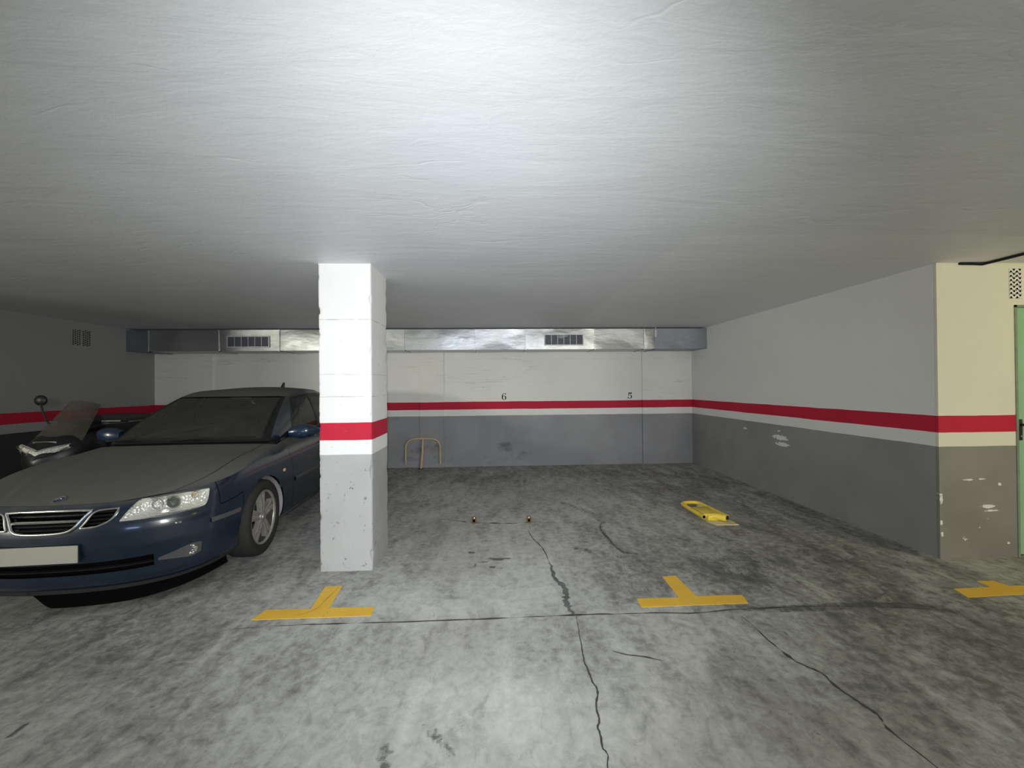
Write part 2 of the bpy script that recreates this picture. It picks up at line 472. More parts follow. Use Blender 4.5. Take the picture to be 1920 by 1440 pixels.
DARK = [  # polylines of tyre dirt, oil and painted shade: points, half width, strength
    ([(1.57, 2.56), (1.8, 2.53), (2.16, 2.54), (2.44, 2.55), (2.75, 2.5), (2.85, 2.45)], .05, .55),
    ([(3.52, 5.2), (3.48, 4.6), (3.44, 4.1), (3.46, 3.7), (3.5, 3.4)], .17, .50),  # shading along the right wall's foot, put into the floor colour
    ([(.81, 4.96), (.98, 4.69), (1.11, 4.43), (1.11, 4.25)], .06, .50),
    ([(1.13, 4.43), (1.34, 4.6), (1.66, 5.02)], .05, .42),
    ([(1.11, 4.25), (1.04, 4.06), (1.04, 3.85), (1.06, 3.59), (1.09, 3.46), (1.2, 3.42)], .035, .52),
    ([(1.17, 4.25), (1.31, 4.12), (1.41, 3.82), (1.53, 3.5), (1.6, 3.17)], .05, .45),
    ([(1.6, 3.3), (1.72, 3.0), (1.9, 2.85)], .07, .42),
    ([(-.92, 4.05), (-.69, 3.8), (-.5, 3.55)], .14, .40),
    ([(-.66, 4.3), (-.8, 4.8)], .22, .36),
    ([(.70, 3.58), (.80, 3.5)], .05, .55),
    ([(1.3, 6.4), (1.9, 6.2), (2.6, 6.3)], .35, .36), ([(-.9, 6.4), (.4, 6.6)], .30, .34),
    ([(1.66, 2.43), (1.65, 2.2), (1.62, 2.0)], .03, .45), ([(1.3, 2.2), (1.32, 1.9), (1.3, 1.6)], .06, .42),
    ([(-2.04, 1.84), (-2.03, 1.79)], .018, .75), ([(-2.73, 2.39), (-2.67, 2.61)], .08, .42), ([(-2.07, 2.33), (-2.06, 2.42)], .04, .46),
    ([(-.46, 1.66), (-.42, 1.55), (-.40, 1.45)], .040, .50), ([(-.30, 1.74), (-.24, 1.67), (-.18, 1.58)], .033, .50),
    ([(-2.1, 2.02), (-1.98, 2.08), (-1.9, 2.12)], .04, .42), ([(-1.66, 1.82), (-1.58, 1.91), (-1.55, 2.03), (-1.5, 2.21)], .03, .42),
    ([(-1.61, 3.45), (-1.72, 3.05)], .12, .38), ([(3.0, 2.36), (2.93, 2.15), (2.81, 2.45)], .1, .36),
    ([(3.62, 3.06), (3.44, 2.85), (3.22, 2.78), (2.9, 2.9)], .12, .42), ([(3.43, 2.6), (3.46, 2.4)], .12, .34),  # dark side of the warm light's edge, painted into the floor
    ([(2.35, 2.15), (2.2, 2.3), (2.3, 2.45)], .12, .36),
    ([(-.24, 3.54), (-.2, 3.53)], .022, .7), ([(-.06, 3.40), (.03, 3.38)], .028, .7), ([(.03, 3.40), (.11, 3.39)], .02, .7), ([(-.19, 3.3), (-.17, 3.29)], .018, .7),
    ([(-.05, 3.24), (-.02, 3.24)], .018, .7), ([(.02, 3.22), (.04, 3.22)], .015, .7), ([(-.13, 3.35), (-.10, 3.34)], .018, .7), ([(-.2, 3.25), (-.18, 3.24)], .015, .6),
    ([(2.15, 4.75), (2.6, 4.5), (2.65, 4.0)], .10, .34),
]
def seg_d(px, py, a, b):
    dx, dy = b[0] - a[0], b[1] - a[1]
    t = max(0., min(1., ((px - a[0]) * dx + (py - a[1]) * dy) / (dx * dx + dy * dy + 1e-12)))
    return sqrt((px - a[0] - dx * t) ** 2 + (py - a[1] - dy * t) ** 2)

fx0, fx1, fy0, fy1, fs = -3.6, 3.64, 1.30, 7.33, .03
nx, ny = int((fx1 - fx0) / fs), int((fy1 - fy0) / fs)
mb = MB()
xs = [lerp(fx0, fx1, i / nx) for i in range(nx + 1)]
ys = [lerp(fy0, fy1, j / ny) for j in range(ny + 1)]
xs = [-10., -7., -5.] + xs + [5., 8.]
ys = [-8., -4., -1.] + ys + [7.6]
mb.grid([[(x, y, 0.) for y in ys] for x in xs])
fl = structure('floor', mb, M['floor'], label='worn grey concrete floor with cracks, oil stains and pale scuffs')
me = fl.data
aw = me.attributes.new('wear', 'FLOAT', 'POINT'); ad = me.attributes.new('dark', 'FLOAT', 'POINT')
boxes = [(min(p[0] for p in pl) - 2.2 * w, max(p[0] for p in pl) + 2.2 * w, min(p[1] for p in pl) - 2.2 * w, max(p[1] for p in pl) + 2.2 * w, pl, w, s) for pl, w, s in DARK]
for i, v in enumerate(me.vertices):
    x, y = v.co.x, v.co.y
    w = .5; d = 0.
    if fx0 <= x <= fx1 and y >= fy0:
        for (ex, ey, rx, ry, am) in TONE_AND_WEAR:
            q = ((x - ex) / rx) ** 2 + ((y - ey) / ry) ** 2
            if q < 6: w += am * exp(-q)
        for (bx0, bx1, by0, by1, pl, hw, s) in boxes:
            if bx0 < x < bx1 and by0 < y < by1:
                dd = min(seg_d(x, y, pl[k], pl[k + 1]) for k in range(len(pl) - 1))
                d = max(d, s * (1 - smooth01((dd / hw - .5) / 1.5)))
    aw.data[i].value = w
    ad.data[i].value = d

def ribbon(name, pts, w, mat, z=.0012, wv=.45, seed=0, parent=None):
    """irregular flat crack lying on the slab"""
    path = catmull([(x, y, 0) for x, y in pts], 10)
    rows = []
    N = len(path)
    for i, p in enumerate(path):
        t = (path[min(i + 1, N - 1)] - path[max(i - 1, 0)]).normalized()
        s = Vector((-t.y, t.x, 0))
        k = max(.0002, w * (1 + wv * 1.6 * mnoise.noise(Vector((i * .31, seed, 0))))) * min(1., .25 + 3. * min(i, N - 1 - i) / N)
        o = s * (.7 * w * mnoise.noise(Vector((i * .45, 5 + seed, 0))) + .012 * mnoise.noise(Vector((i * .12, 9 + seed, 0))))
        rows.append([p + o + s * k + Vector((0, 0, z)), p + o + Vector((0, 0, z + .0006)), p + o - s * k + Vector((0, 0, z))])
    m = MB(); m.grid(rows)
    return m.build(name, mat, parent, smooth=False)
ribbon('crack', [(.49, 2.52), (.48, 2.41), (.46, 2.22), (.45, 2.11), (.455, 2.02), (.462, 1.94), (.465, 1.89), (.44, 1.82), (.43, 1.74), (.42, 1.68), (.412, 1.61), (.42, 1.58), (.41, 1.50), (.41, 1.3)], .0042, M['crack'], seed=1, parent=fl)
ribbon('crack', [(.31, 4.05), (.34, 3.82), (.41, 3.57), (.42, 3.3)], .004, M['crack'], seed=2, parent=fl)
ribbon('crack', [(-1.57, 2.50), (-1.17, 2.525), (-.76, 2.52), (-.11, 2.522), (.47, 2.535), (.9, 2.53), (1.23, 2.515), (1.6, 2.545), (2.2, 2.54), (2.8, 2.47)], .0052, M['crack'], seed=3, wv=1.9, parent=fl)
ribbon('crack', [(1.51, 2.46), (1.52, 2.23), (1.54, 2.06), (1.60, 1.96), (1.61, 1.84), (1.64, 1.72), (1.62, 1.62), (1.64, 1.45)], .0055, M['crack'], seed=4, wv=1.5, parent=fl)
ribbon('crack', [(.62, 2.18), (.72, 2.135), (.86, 2.095)], .005, M['crack'], seed=5, parent=fl)
ribbon('crack', [(1.11, 4.25), (1.04, 4.06), (1.04, 3.85), (1.06, 3.59), (1.09, 3.46), (1.2, 3.42)], .006, M['crack'], seed=6, parent=fl)
ribbon('crack', [(-.62, 4.45), (-.41, 4.38), (-.26, 4.31), (.05, 4.27), (.24, 4.26), (.5, 4.3)], .006, M['crack'], seed=7, wv=1.8, parent=fl)
ribbon('crack', [(-1.275, 2.62), (-1.17, 2.72), (-1.15, 2.98)], .0011, M['crack'], z=.0032, seed=8, parent=fl)
ribbon('crack_filler', [(.42, 3.3), (.43, 3.06), (.47, 2.9), (.475, 2.78), (.455, 2.70), (.46, 2.61), (.49, 2.52)], .019, M['tar'], wv=.55, seed=9, parent=fl)

# ceiling
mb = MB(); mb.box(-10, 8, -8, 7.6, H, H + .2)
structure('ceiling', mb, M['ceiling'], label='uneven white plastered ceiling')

# walls
mb = MB(); mb.box(-6.2, 4.0, YB, YB + .2, -.1, H + .1)
for a, b in ((-5.34, -4.957), (-3.348, -2.95), (-1.359, -.931), (2.676, 3.103)):
    mb.box(a, b, YB - .03, YB + .02, -.1, H + .05)
structure('wall_back', mb, M['wall_back'], label='back wall, white over grey dado with a red band')
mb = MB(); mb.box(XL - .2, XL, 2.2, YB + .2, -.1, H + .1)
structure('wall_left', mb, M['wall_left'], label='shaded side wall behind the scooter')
mb = MB(); mb.box(XR, XR + .2, YC + .002, YB + .2, -.1, H + .1)
structure('wall_right', mb, M['wall_right'], label='long side wall with white scrape marks')
DX0, DX1, DZ = 4.275, 5.195, 2.072
mb = MB()
mb.box(XR, XR + .2, YC - .02, YC, -.1, H + .1)
mb.box(XR + .2, DX0, YC - .02, YC + .2, -.1, H + .1)
mb.box(DX0, DX1, YC - .02, YC + .2, DZ, H + .1)
mb.box(DX1, 8, YC - .02, YC + .2, -.1, H + .1)
structure('wall_front', mb, M['wall_door'], label='cream wall piece beside the green door')
mb = MB(); mb.box(-10, 8, -7.2, -7, -.1, H + .1)
structure('wall_rear', mb, M['wall_back'], label='garage wall behind the viewpoint')
mb = MB(); mb.box(7, 7.2, -7.2, YC, -.1, H + .1)
structure('wall_far_right', mb, M['wall_back'])
mb = MB(); mb.box(-10, -9.8, -7.2, 7.4, -.1, H + .1)
structure('wall_far_left', mb, M['wall_back'])

# pillar with knocked edges
PX0, PX1, PY0, PY1 = -1.390, -.980, 3.243, 3.714
def pillar():
    rows = []
    nz, ns = 150, 16
    cs = [(PX0, PY0), (PX1, PY0), (PX1, PY1), (PX0, PY1)]
    cx, cy = (PX0 + PX1) / 2, (PY0 + PY1) / 2
    for k in range(nz + 1):
        z = H * k / nz + (.002 if k == nz else 0)
        row = []
        for s in range(4):
            a, b = cs[s], cs[(s + 1) % 4]
            ts = [0, .012, .03, .055, .09] + [lerp(.14, .86, q / 9) for q in range(10)] + [.91, .945, .97, .988]
            for t in ts:
                x, y = lerp(a[0], b[0], t), lerp(a[1], b[1], t)
                e = min(t, 1 - t)
                c = s if t < .5 else (s + 1) % 4
                chip = max(0., mnoise.noise(Vector((c * 7.3, 0, z * 11))) + .35 * mnoise.noise(Vector((c * 3.1, 4, z * 37))) - (.02 if z < .95 else .14))
                amt = (.006 + .030 * chip) * exp(-e / (.012 + .04 * chip)) * (0 if k in (nz,) else 1)
                d = Vector((cx - x, cy - y)); d.normalize()
                dent = .0022 * mnoise.noise(Vector((x * 6, y * 6, z * 5)))
                row.append((x + d.x * (amt * 1.3 + dent), y + d.y * (amt * 1.3 + dent), z))
        rows.append(row)
    m = MB(); m.grid(rows, close_v=True)
    return structure('pillar', m, M['pillar'], smooth=True, label='square concrete pillar, white over grey with a red band and chipped edges')
pillar()

# ---- parking bay T marks
def tmark(poly, label):
    m = MB(); m.prism(poly, .0, .0025, 'xy')
    return tag(m.build('parking_marking', M['yellow_paint'], smooth=False), label, 'floor marking')
tmark([(-1.535, 2.592), (-.80, 2.597), (-.806, 2.70), (-1.10, 2.706), (-1.124, 3.0), (-1.245, 2.994), (-1.217, 2.70), (-1.50, 2.704)],
      'worn yellow T painted on the floor in front of the pillar')
tmark([(.931, 2.598), (1.645, 2.606), (1.668, 2.709), (1.352, 2.712), (1.34, 3.012), (1.236, 3.0), (1.226, 2.701), (.937, 2.703)],
      'crisp yellow T painted on the open floor between two empty bays')
tmark([(3.14, 2.592), (3.63, 2.612), (3.85, 2.62), (3.85, 2.72), (3.60, 2.722), (3.585, 2.80), (3.46, 2.80), (3.46, 2.715), (3.175, 2.706)],
      'yellow T painted on the floor at the foot of the cream wall near the door')

# ---- bay numbers stencilled on the back wall
def ring2(cx, cz, ro, roz, ri, riz, dx, a0=0, a1=2 * pi, n=28):
    out, inn = [], []
    for k in range(n + 1):
        a = lerp(a0, a1, k / n)
        out.append((cx + ro * cos(a), cz + roz * sin(a))); inn.append((cx + dx + ri * cos(a), cz + riz * sin(a)))
    return out, inn
def flat_strip(m, A, B, y0, y1):
    rows = [[(a[0], y0, a[1]), (b[0], y0, b[1]), (b[0], y1, b[1]), (a[0], y1, a[1])] for a, b in zip(A, B)]
    m.grid(rows, close_v=True)
def blob(m, cx, cz, r, y0, y1):
    m.prism([(cx + r * cos(2 * pi * k / 14), cz + r * sin(2 * pi * k / 14)) for k in range(14)], y0, y1, 'xz')
yn0, yn1 = YB - .0015, YB + .002
m = MB()
cx, cz = .150, 1.255
A, B = ring2(cx, cz - .022, .041, .040, .020, .034, 0); flat_strip(m, A, B, yn0, yn1)       # bowl
A, B = [], []
for k in range(21):                                                                        # spine
    a = lerp(pi * .98, pi * .36, k / 20)
    wd = lerp(.021, .006, k / 20)
    A.append((cx + .004 + .045 * cos(a), cz - .012 + .075 * sin(a)))
    B.append((cx + .004 + (.045 - wd) * cos(a), cz - .012 + (.075 - wd * .5) * sin(a)))
flat_strip(m, A, B, yn0, yn1)
blob(m, cx + .025, cz + .048, .011, yn0, yn1)
tag(m.build('bay_number', M['ink'], smooth=False), 'black stencilled numeral 6 on the back wall above the red band', 'number')
m = MB()
cx, cz = 2.455, 1.25
A, B = ring2(cx - .004, cz - .020, .042, .036, .022, .030, 0, pi * .80, -pi * .80); flat_strip(m, A, B, yn0, yn1)
blob(m, cx - .033, cz - .038, .011, yn0, yn1)
m.prism([(cx - .030, cz + .004), (cx - .022, cz + .004), (cx - .022, cz + .052), (cx - .030, cz + .052)], yn0, yn1)
m.prism([(cx - .030, cz + .034), (cx + .018, cz + .030), (cx + .036, cz + .036), (cx + .036, cz + .055), (cx - .030, cz + .053)], yn0, yn1)
tag(m.build('bay_number', M['ink'], smooth=False), 'black stencilled numeral 5 on the back wall close to the right-hand corner', 'number')

# ---- air duct along the top of the back wall
DY, DZ0, DZ1 = 6.78, 2.055, 2.398
duct = tag(empty('air_duct', (-1.2, 7.05, DZ0)), 'long galvanised air duct under the ceiling along the back wall', 'air duct')
def dpart(mb, name, mat, parent=duct, **k):
    o = mb.build(name, mat, parent, **k)
    if parent is duct: o.matrix_parent_inverse = Matrix.Translation((-duct.location.x, -duct.location.y, -duct.location.z))
    return o
segs = [-5.95, -5.605, -4.498, -3.53, -2.45, -1.507, -.344, .504, 1.677, 2.518, 2.711, 3.606]
random.seed(3)
GR = {2: (-4.346, -3.701, 2.126, 2.282), 7: (.836, 1.469, 2.134, 2.294)}
for i in range(len(segs) - 1):
    a, b = segs[i], segs[i + 1]
    m = MB()
    nx_, nz_ = 14, 6
    tx, tz = random.uniform(-.008, .008), random.uniform(-.012, .012)
    front = []
    for p in range(nx_ + 1):
        row = []
        for q in range(nz_ + 1):
            u, w = p / nx_, q / nz_
            bulge = .010 * sin(pi * u) * sin(pi * w) * (1 if i % 2 else -1) + .004 * mnoise.noise(Vector((u * 3 + i * 5, w * 2, 0)))
            row.append((lerp(a, b, u), DY - (bulge if 0 < p < nx_ and 0 < q < nz_ else 0) + tx * (u - .5) + tz * (w - .5), lerp(DZ0, DZ1, w)))
        front.append(row)
    m.grid(front)
    m.grid([[(a, DY, DZ0), (a, YB - .052, DZ0)], [(b, DY, DZ0), (b, YB - .052, DZ0)]])          # underside
    m.grid([[(a, DY, DZ1), (a, YB - .052, DZ1)], [(b, DY, DZ1), (b, YB - .052, DZ1)]])
    m.grid([[(a, YB - .052, DZ0), (a, YB - .052, DZ1)], [(b, YB - .052, DZ0), (b, YB - .052, DZ1)]])
    for e in (a, b):
        m.add([(e, DY, DZ0), (e, YB - .052, DZ0), (e, YB - .052, DZ1), (e, DY, DZ1)], [(0, 1, 2, 3)])
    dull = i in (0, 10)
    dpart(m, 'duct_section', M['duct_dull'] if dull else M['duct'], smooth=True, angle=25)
    if 0 < i:
        m = MB(); m.box(a - .006, a + .006, DY - .012, DY + .05, DZ0 - .012, DZ1 + .003); m.box(a - .006, a + .006, DY, YB - .06, DZ0 - .012, DZ0)
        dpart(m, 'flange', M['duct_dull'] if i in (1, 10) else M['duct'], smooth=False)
for i, (a, b, z0, z1) in GR.items():
    m = MB()
    t = .016
    m.box(a - t, b + t, DY - .018, DY + .004, z0 - t, z0); m.box(a - t, b + t, DY - .018, DY + .004, z1, z1 + t)
    m.box(a - t, a, DY - .018, DY + .004, z0, z1); m.box(b, b + t, DY - .018, DY + .004, z0, z1)
    for k in range(1, 6):
        x = lerp(a, b, k / 6); m.box(x - .004, x + .004, DY - .017, DY - .008, z0, z1)
    g = dpart(m, 'vent_grille', M['grille_frame'], smooth=False)
    m = MB()
    for k in range(36):
        x = lerp(a, b, (k + .5) / 36); m.box(x - .0062, x + .0062, DY - .0145, DY - .0125, z0, z1)
    for k in range(7):
        z = lerp(z0, z1, (k + .5) / 7); m.box(a, b, DY - .0125, DY - .0115, z - .003, z + .003)
    m.box(a, b, DY - .0112, DY - .0105, z0, z1)
    o = m.build('louvre', M['grille_dark'], g, smooth=False)
# ragged sealant and a hanger strap
m = MB(); m.box(2.70, 2.735, DY - .016, DY - .004, 2.25, 2.37); dpart(m, 'hanger_strap', M['grille_frame'], smooth=False)
m = MB(); m.tube([(2.718, DY - .01, 2.36), (2.718, DY - .01, H)], .006, 8); dpart(m, 'hanger_rod', M['grille_frame'], smooth=False)

# ---- perforated vent blocks
def vent_block(name, u0, u1, z0, z1, cols, rowsn, plane, d, sgn, mat, holes, label, group=None):
    """block in a wall: a face with real round holes, closed behind"""
    m = MB()
    w, h = (u1 - u0) / cols, (z1 - z0) / rowsn
    def P(u, z, dd): return (u, d + sgn * dd, z) if plane == 'y' else (d + sgn * dd, u, z)
    face, deep = .006, -.004
    r = min(w, h) * holes
    for i in range(cols):
        for j in range(rowsn):
            cx = u0 + w * (i + .5); cz = z0 + h * (j + .5) + (h * .22 if i % 2 else -h * .22)
            sq = []
            for k in range(8):
                a = pi / 4 * k + pi / 8
                x, y = cos(a), sin(a); s = 1 / max(abs(x), abs(y))
                sq.append((u0 + w * (i + .5) + x * s * w / 2, z0 + h * (j + .5) + y * s * h / 2))
            ci = [(cx + r * cos(pi / 4 * k + pi / 8), cz + r * sin(pi / 4 * k + pi / 8)) for k in range(8)]
            m.mi = 0
            m.grid([[P(*p, face) for p in sq], [P(*p, face) for p in ci]], close_v=True)
            m.mi = 1
            m.grid([[P(*p, face) for p in ci], [P(*p, .001) for p in ci]], close_v=True)
            m.add([P(*p, .001) for p in ci], [tuple(range(8))])
    m.mi = 0
    ring = [(u0, z0), (u1, z0), (u1, z1), (u0, z1)]
    m.grid([[P(*p, face) for p in ring], [P(*p, -.002) for p in ring]], close_v=True)
    o = m.build(name, [mat, M['void']], smooth=False)
    return tag(o, label, 'vent', group)
vent_block('vent_block', 5.945, 6.065, 2.082, 2.302, 4, 8, 'x', XL, 1, M['vent_clay'], .34, 'left one of the pair of grey perforated vent blocks high in the dark side wall')
vent_block('vent_block', 6.088, 6.205, 2.078, 2.304, 4, 8, 'x', XL, 1, M['vent_clay'], .34, 'right one of the paired grey vent blocks in the dark side wall, nearer the duct')
vent_block('vent_block', 4.234, 4.338, 2.125, 2.373, 4, 7, 'y', YC - .02, -1, M['vent_cream'], .36, 'cream perforated vent block above the corner of the green door frame')
vent_block('vent_block', 4.372, 4.476, 2.125, 2.373, 4, 7, 'y', YC - .02, -1, M['vent_cream'], .36, 'cream perforated vent block cut by the picture edge, above the green door')

# ---- green door with frame and lever handle
m = MB()
m.box(DX0, DX0 + .018, YC - .028, YC + .06, 0, DZ); m.box(DX1 - .018, DX1, YC - .028, YC + .06, 0, DZ); m.box(DX0, DX1, YC - .028, YC + .06, DZ - .018, DZ)
door = tag(empty('door_1', (4.735, YC, 0)), 'green steel door with black lever handle', kind='structure')
def rel(o, root):
    o.matrix_parent_inverse = Matrix.Translation((-root.location.x, -root.location.y, -root.location.z)); return o
rel(m.build('door_frame', M['frame_green'], door, smooth=False), door)
m = MB(); m.box(DX0 + .018, DX1 - .018, YC - .004, YC + .04, .012, DZ - .018)
rel(m.build('door_leaf', M['door_green'], door, smooth=False, bevel=.002), door)
m = MB(); m.box(4.305, 4.345, YC - .016, YC - .003, .955, 1.130)
hd = rel(m.build('handle_plate', M['black'], door, bevel=.006), door)
m = MB(); m.tube([(4.327, YC - .012, 1.085), (4.327, YC - .055, 1.085), (4.345, YC - .062, 1.085), (4.44, YC - .060, 1.083)], [.010, .010, .0105, .009], 12)
m.build('door_lever', M['black'], hd)
m = MB(); m.lathe([(YC - .022, .0), (YC - .022, .009), (YC - .012, .009)], 16, 'y', (4.325, 0, .99)); m.build('lock_cylinder', M['chrome'], hd)

# ---- dark cable on the ceiling by the door
m = MB(); m.tube(catmull([(3.80, YC - .03, H - .008), (3.93, YC - .03, H - .009), (3.985, YC - .035, H - .012), (4.004, YC - .08, H - .012), (4.005, 2.6, H - .012), (4.01, 0, H - .012), (4.0, -6.8, H - .012)], 6), .011, 8)
tag(m.build('ceiling_cable', M['black_matte']), 'dark cable clipped along the ceiling beside the door wall', 'cable')

# ---- tan tubular hoop leaning on the back wall
hy = 7.235
hoop = tag(empty('wheel_stop_hoop', (-1.295, hy, 0)), 'tan M-shaped tubular hoop standing against the grey foot of the back wall', 'parking hoop')
pts = [(-.303, 0, .085), (-.303, 0, .30), (-.298, 0, .40), (-.26, 0, .475), (-.19, 0, .515), (-.10, 0, .525), (.0, 0, .526), (.10, 0, .525), (.19, 0, .515), (.26, 0, .475), (.298, 0, .40), (.303, 0, .30), (.303, 0, .075)]
m = MB(); m.tube(catmull(pts, 6), .0165, 12); m.build('bent_tube', M['tan_tube'], hoop)
m = MB(); m.tube([(.0, 0, .52), (-.008, -.005, .30), (-.03, -.03, .0)], .021, 12); m.build('post', M['tan_tube'], hoop)
m = MB(); m.tube([(-.05, 0, .526), (.04, 0, .526)], .024, 12); m.build('sleeve', M['tan_tube'], hoop)
m = MB(); m.box(-.07, .01, -.07, .02, 0, .008); m.build('foot_plate', M['black_matte'], hoop, bevel=.002)

# ---- brass stubs in the floor
def stub(x, y, label):
    r = tag(empty('floor_stub', (x, y, 0)), label, 'metal stub', 'metal stubs in the bay floor')
    m = MB(); m.lathe([(0, .030), (.008, .030), (.010, .024), (.055, .024), (.062, .022), (.066, .016), (.067, .0)], 24, 'z'); m.build('barrel', M['brass'], r)
    m = MB(); m.box(-.012, .012, -.0262, -.0235, .016, .046); m.build('dark_reflection', M['void'], r, smooth=False)  # black patch painted as the dark reflection on the barrel's front
    return r
stub(-.24, 4.30, 'short brass stub in the bay floor, the one nearer the pillar')
stub(.337, 4.28, 'short brass stub in the bay floor, the one nearer the yellow barrier')

# ---- folded yellow parking barrier
bar = tag(empty('parking_barrier', (2.215, 4.16, 0), radians(3)), 'yellow fold-down parking barrier lying flat on the bay floor', 'parking barrier')
R_ = .021
pts = [(-.035, .03, .045), (-.030, .30, .045), (-.022, .48, .045), (.01, .535, .045), (.09, .555, .045), (.165, .535, .045), (.195, .47, .045), (.20, .30, .045), (.205, .0, .050)]
m = MB(); m.tube(catmull(pts, 6), R_, 14); u = m.build('hoop_tube', M['lock_yellow'], bar)
for e, y in ((-.0355, .0285), (.2055, -.0015)):
    m = MB(); m.lathe([(y, .0), (y, .0165)], 14, 'y', (e, 0, .0465)); m.build('tube_end', M['void'], bar, smooth=False)
m = MB(); m.box(.0, .185, .01, .34, .008, .062); m.build('lock_housing', M['lock_yellow'], bar, bevel=.010)
m = MB(); m.tube([(-.02, .075, .047), (.10, .02, .052), (.165, -.045, .05)], [.022, .034, .034], 16); m.build('lock_barrel', M['lock_yellow'], bar)
m = MB(); m.lathe([(-.062, .0), (-.062, .017), (-.045, .017)], 16, 'y', (.165, 0, .055)); m.build('keyhole', M['black'], bar)
m = MB(); m.prism([(.02, -.10), (.25, -.12), (.24, .06), (.20, .36), (.0, .36), (-.01, .02)], 0, .008, 'xy'); m.build('base_plate', M['lock_pale'], bar, smooth=False)
m = MB(); m.box(.11, .17, .36, .43, .02, .055); m.build('hinge', M['lock_pale'], bar, bevel=.006)

# ------------------------------------------------------------------ dusty navy saloon
CAR_X, CAR_Y, CAR_RZ = -2.82, 2.63, radians(4)
car = tag(empty('car', (CAR_X, CAR_Y, 0), CAR_RZ), 'dusty dark blue saloon car parked nose out beside the pillar', 'car')

PLAN = catmull([(-.15, .003, 0), (0, 0, 0), (.15, .003, 0), (.30, .020, 0), (.45, .058, 0), (.58, .118, 0), (.69, .205, 0), (.77, .315, 0), (.822, .45, 0), (.850, .60, 0),
                (.866, .80, 0), (.874, 1.0, 0), (.879, 1.3, 0), (.881, 1.8, 0), (.881, 2.4, 0), (.881, 2.9, 0), (.878, 3.3, 0), (.872, 3.65, 0), (.86, 3.95, 0),
                (.835, 4.2, 0), (.79, 4.38, 0), (.70, 4.52, 0), (.50, 4.60, 0), (.25, 4.63, 0), (0, 4.635, 0), (-.25, 4.63, 0)], 12)
i0 = min(range(len(PLAN)), key=lambda i: (PLAN[i] - Vector((0, 0, 0))).length)
i1 = min(range(len(PLAN)), key=lambda i: (PLAN[i] - Vector((0, 4.635, 0))).length)
PLN = [PLAN[i] for i in range(i0, i1 + 1)]
NRM = [Vector(((PLAN[i + 1] - PLAN[i - 1]).y, -(PLAN[i + 1] - PLAN[i - 1]).x, 0)).normalized() for i in range(i0, i1 + 1)]
ARC = [0.]
for a, b in zip(PLN, PLN[1:]): ARC.append(ARC[-1] + (b - a).length)
ATOT = ARC[-1]
def plan(a):
    a = max(0., min(ATOT - 1e-6, a))
    lo, hi = 0, len(ARC) - 1
    while hi - lo > 1:
        md = (lo + hi) // 2
        if ARC[md] <= a: lo = md
        else: hi = md
    t = (a - ARC[lo]) / (ARC[hi] - ARC[lo])
    return PLN[lo].lerp(PLN[hi], t), NRM[lo].lerp(NRM[hi], t).normalized()
def arc_at_y(y):
    return ARC[min(range(len(PLN)), key=lambda i: abs(PLN[i].y - y) + (0 if PLN[i].x > .5 else 9))]
A_HOOD = .80                      # plan arc at the front corner of the bonnet
ZT = table([(0, .705), (.30, .706), (.46, .712), (.60, .721), (.74, .727), (.88, .737), (1.02, .754), (1.13, .772), (1.35, .816), (1.61, .857), (1.91, .890), (2.07, .908), (2.4, .932), (2.8, .945), (3.4, .95), (3.9, .957), (4.2, .965),
            (4.55, .975), (4.8, .98), (5.0, .985), (ATOT, .985)])
ZB = table([(0, .158), (.5, .160), (.9, .168), (1.15, .185), (1.2, .20), (1.6, .20), (2.2, .195), (3.6, .195), (4.3, .22), (4.7, .25), (ATOT, .26)])
F_OFF = table([(.155, .085), (.175, .060), (.205, .040), (.222, .034), (.26, .030), (.32, .022), (.38, .010), (.44, .0), (.52, .0), (.565, .006), (.59, .016), (.63, .030), (.68, .052), (.72, .082), (.76, .13), (.82, .19)])
S_OFF = table([(.17, .075), (.21, .035), (.28, .014), (.40, .004), (.52, .0), (.62, .002), (.70, .010), (.77, .025), (.82, .045), (.86, .072), (.90, .110), (.93, .140), (.96, .165)])
R_OFF = table([(.2, .09), (.27, .035), (.38, .01), (.5, .0), (.58, .004), (.61, .03), (.75, .045), (.88, .07), (.99, .12)])
def off(a, z):
    f = 1 - smooth01((a - .62) / .62); r = smooth01((a - 4.45) / .55)
    return f * F_OFF(z) + r * R_OFF(z) + (1 - f - r) * S_OFF(z)
def S(a, z, o=0.):
    """point on the body skin at plan arc a and height z"""
    p, n = plan(abs(a))
    q = p - n * (off(abs(a), z) - o)
    return Vector((q.x if a >= 0 else -q.x, q.y, z))
def arc_for_x(x, z):
    lo, hi = 0., 1.6
    for _ in range(40):
        md = (lo + hi) / 2
        if S(md, z).x < x: lo = md
        else: hi = md
    return (lo + hi) / 2

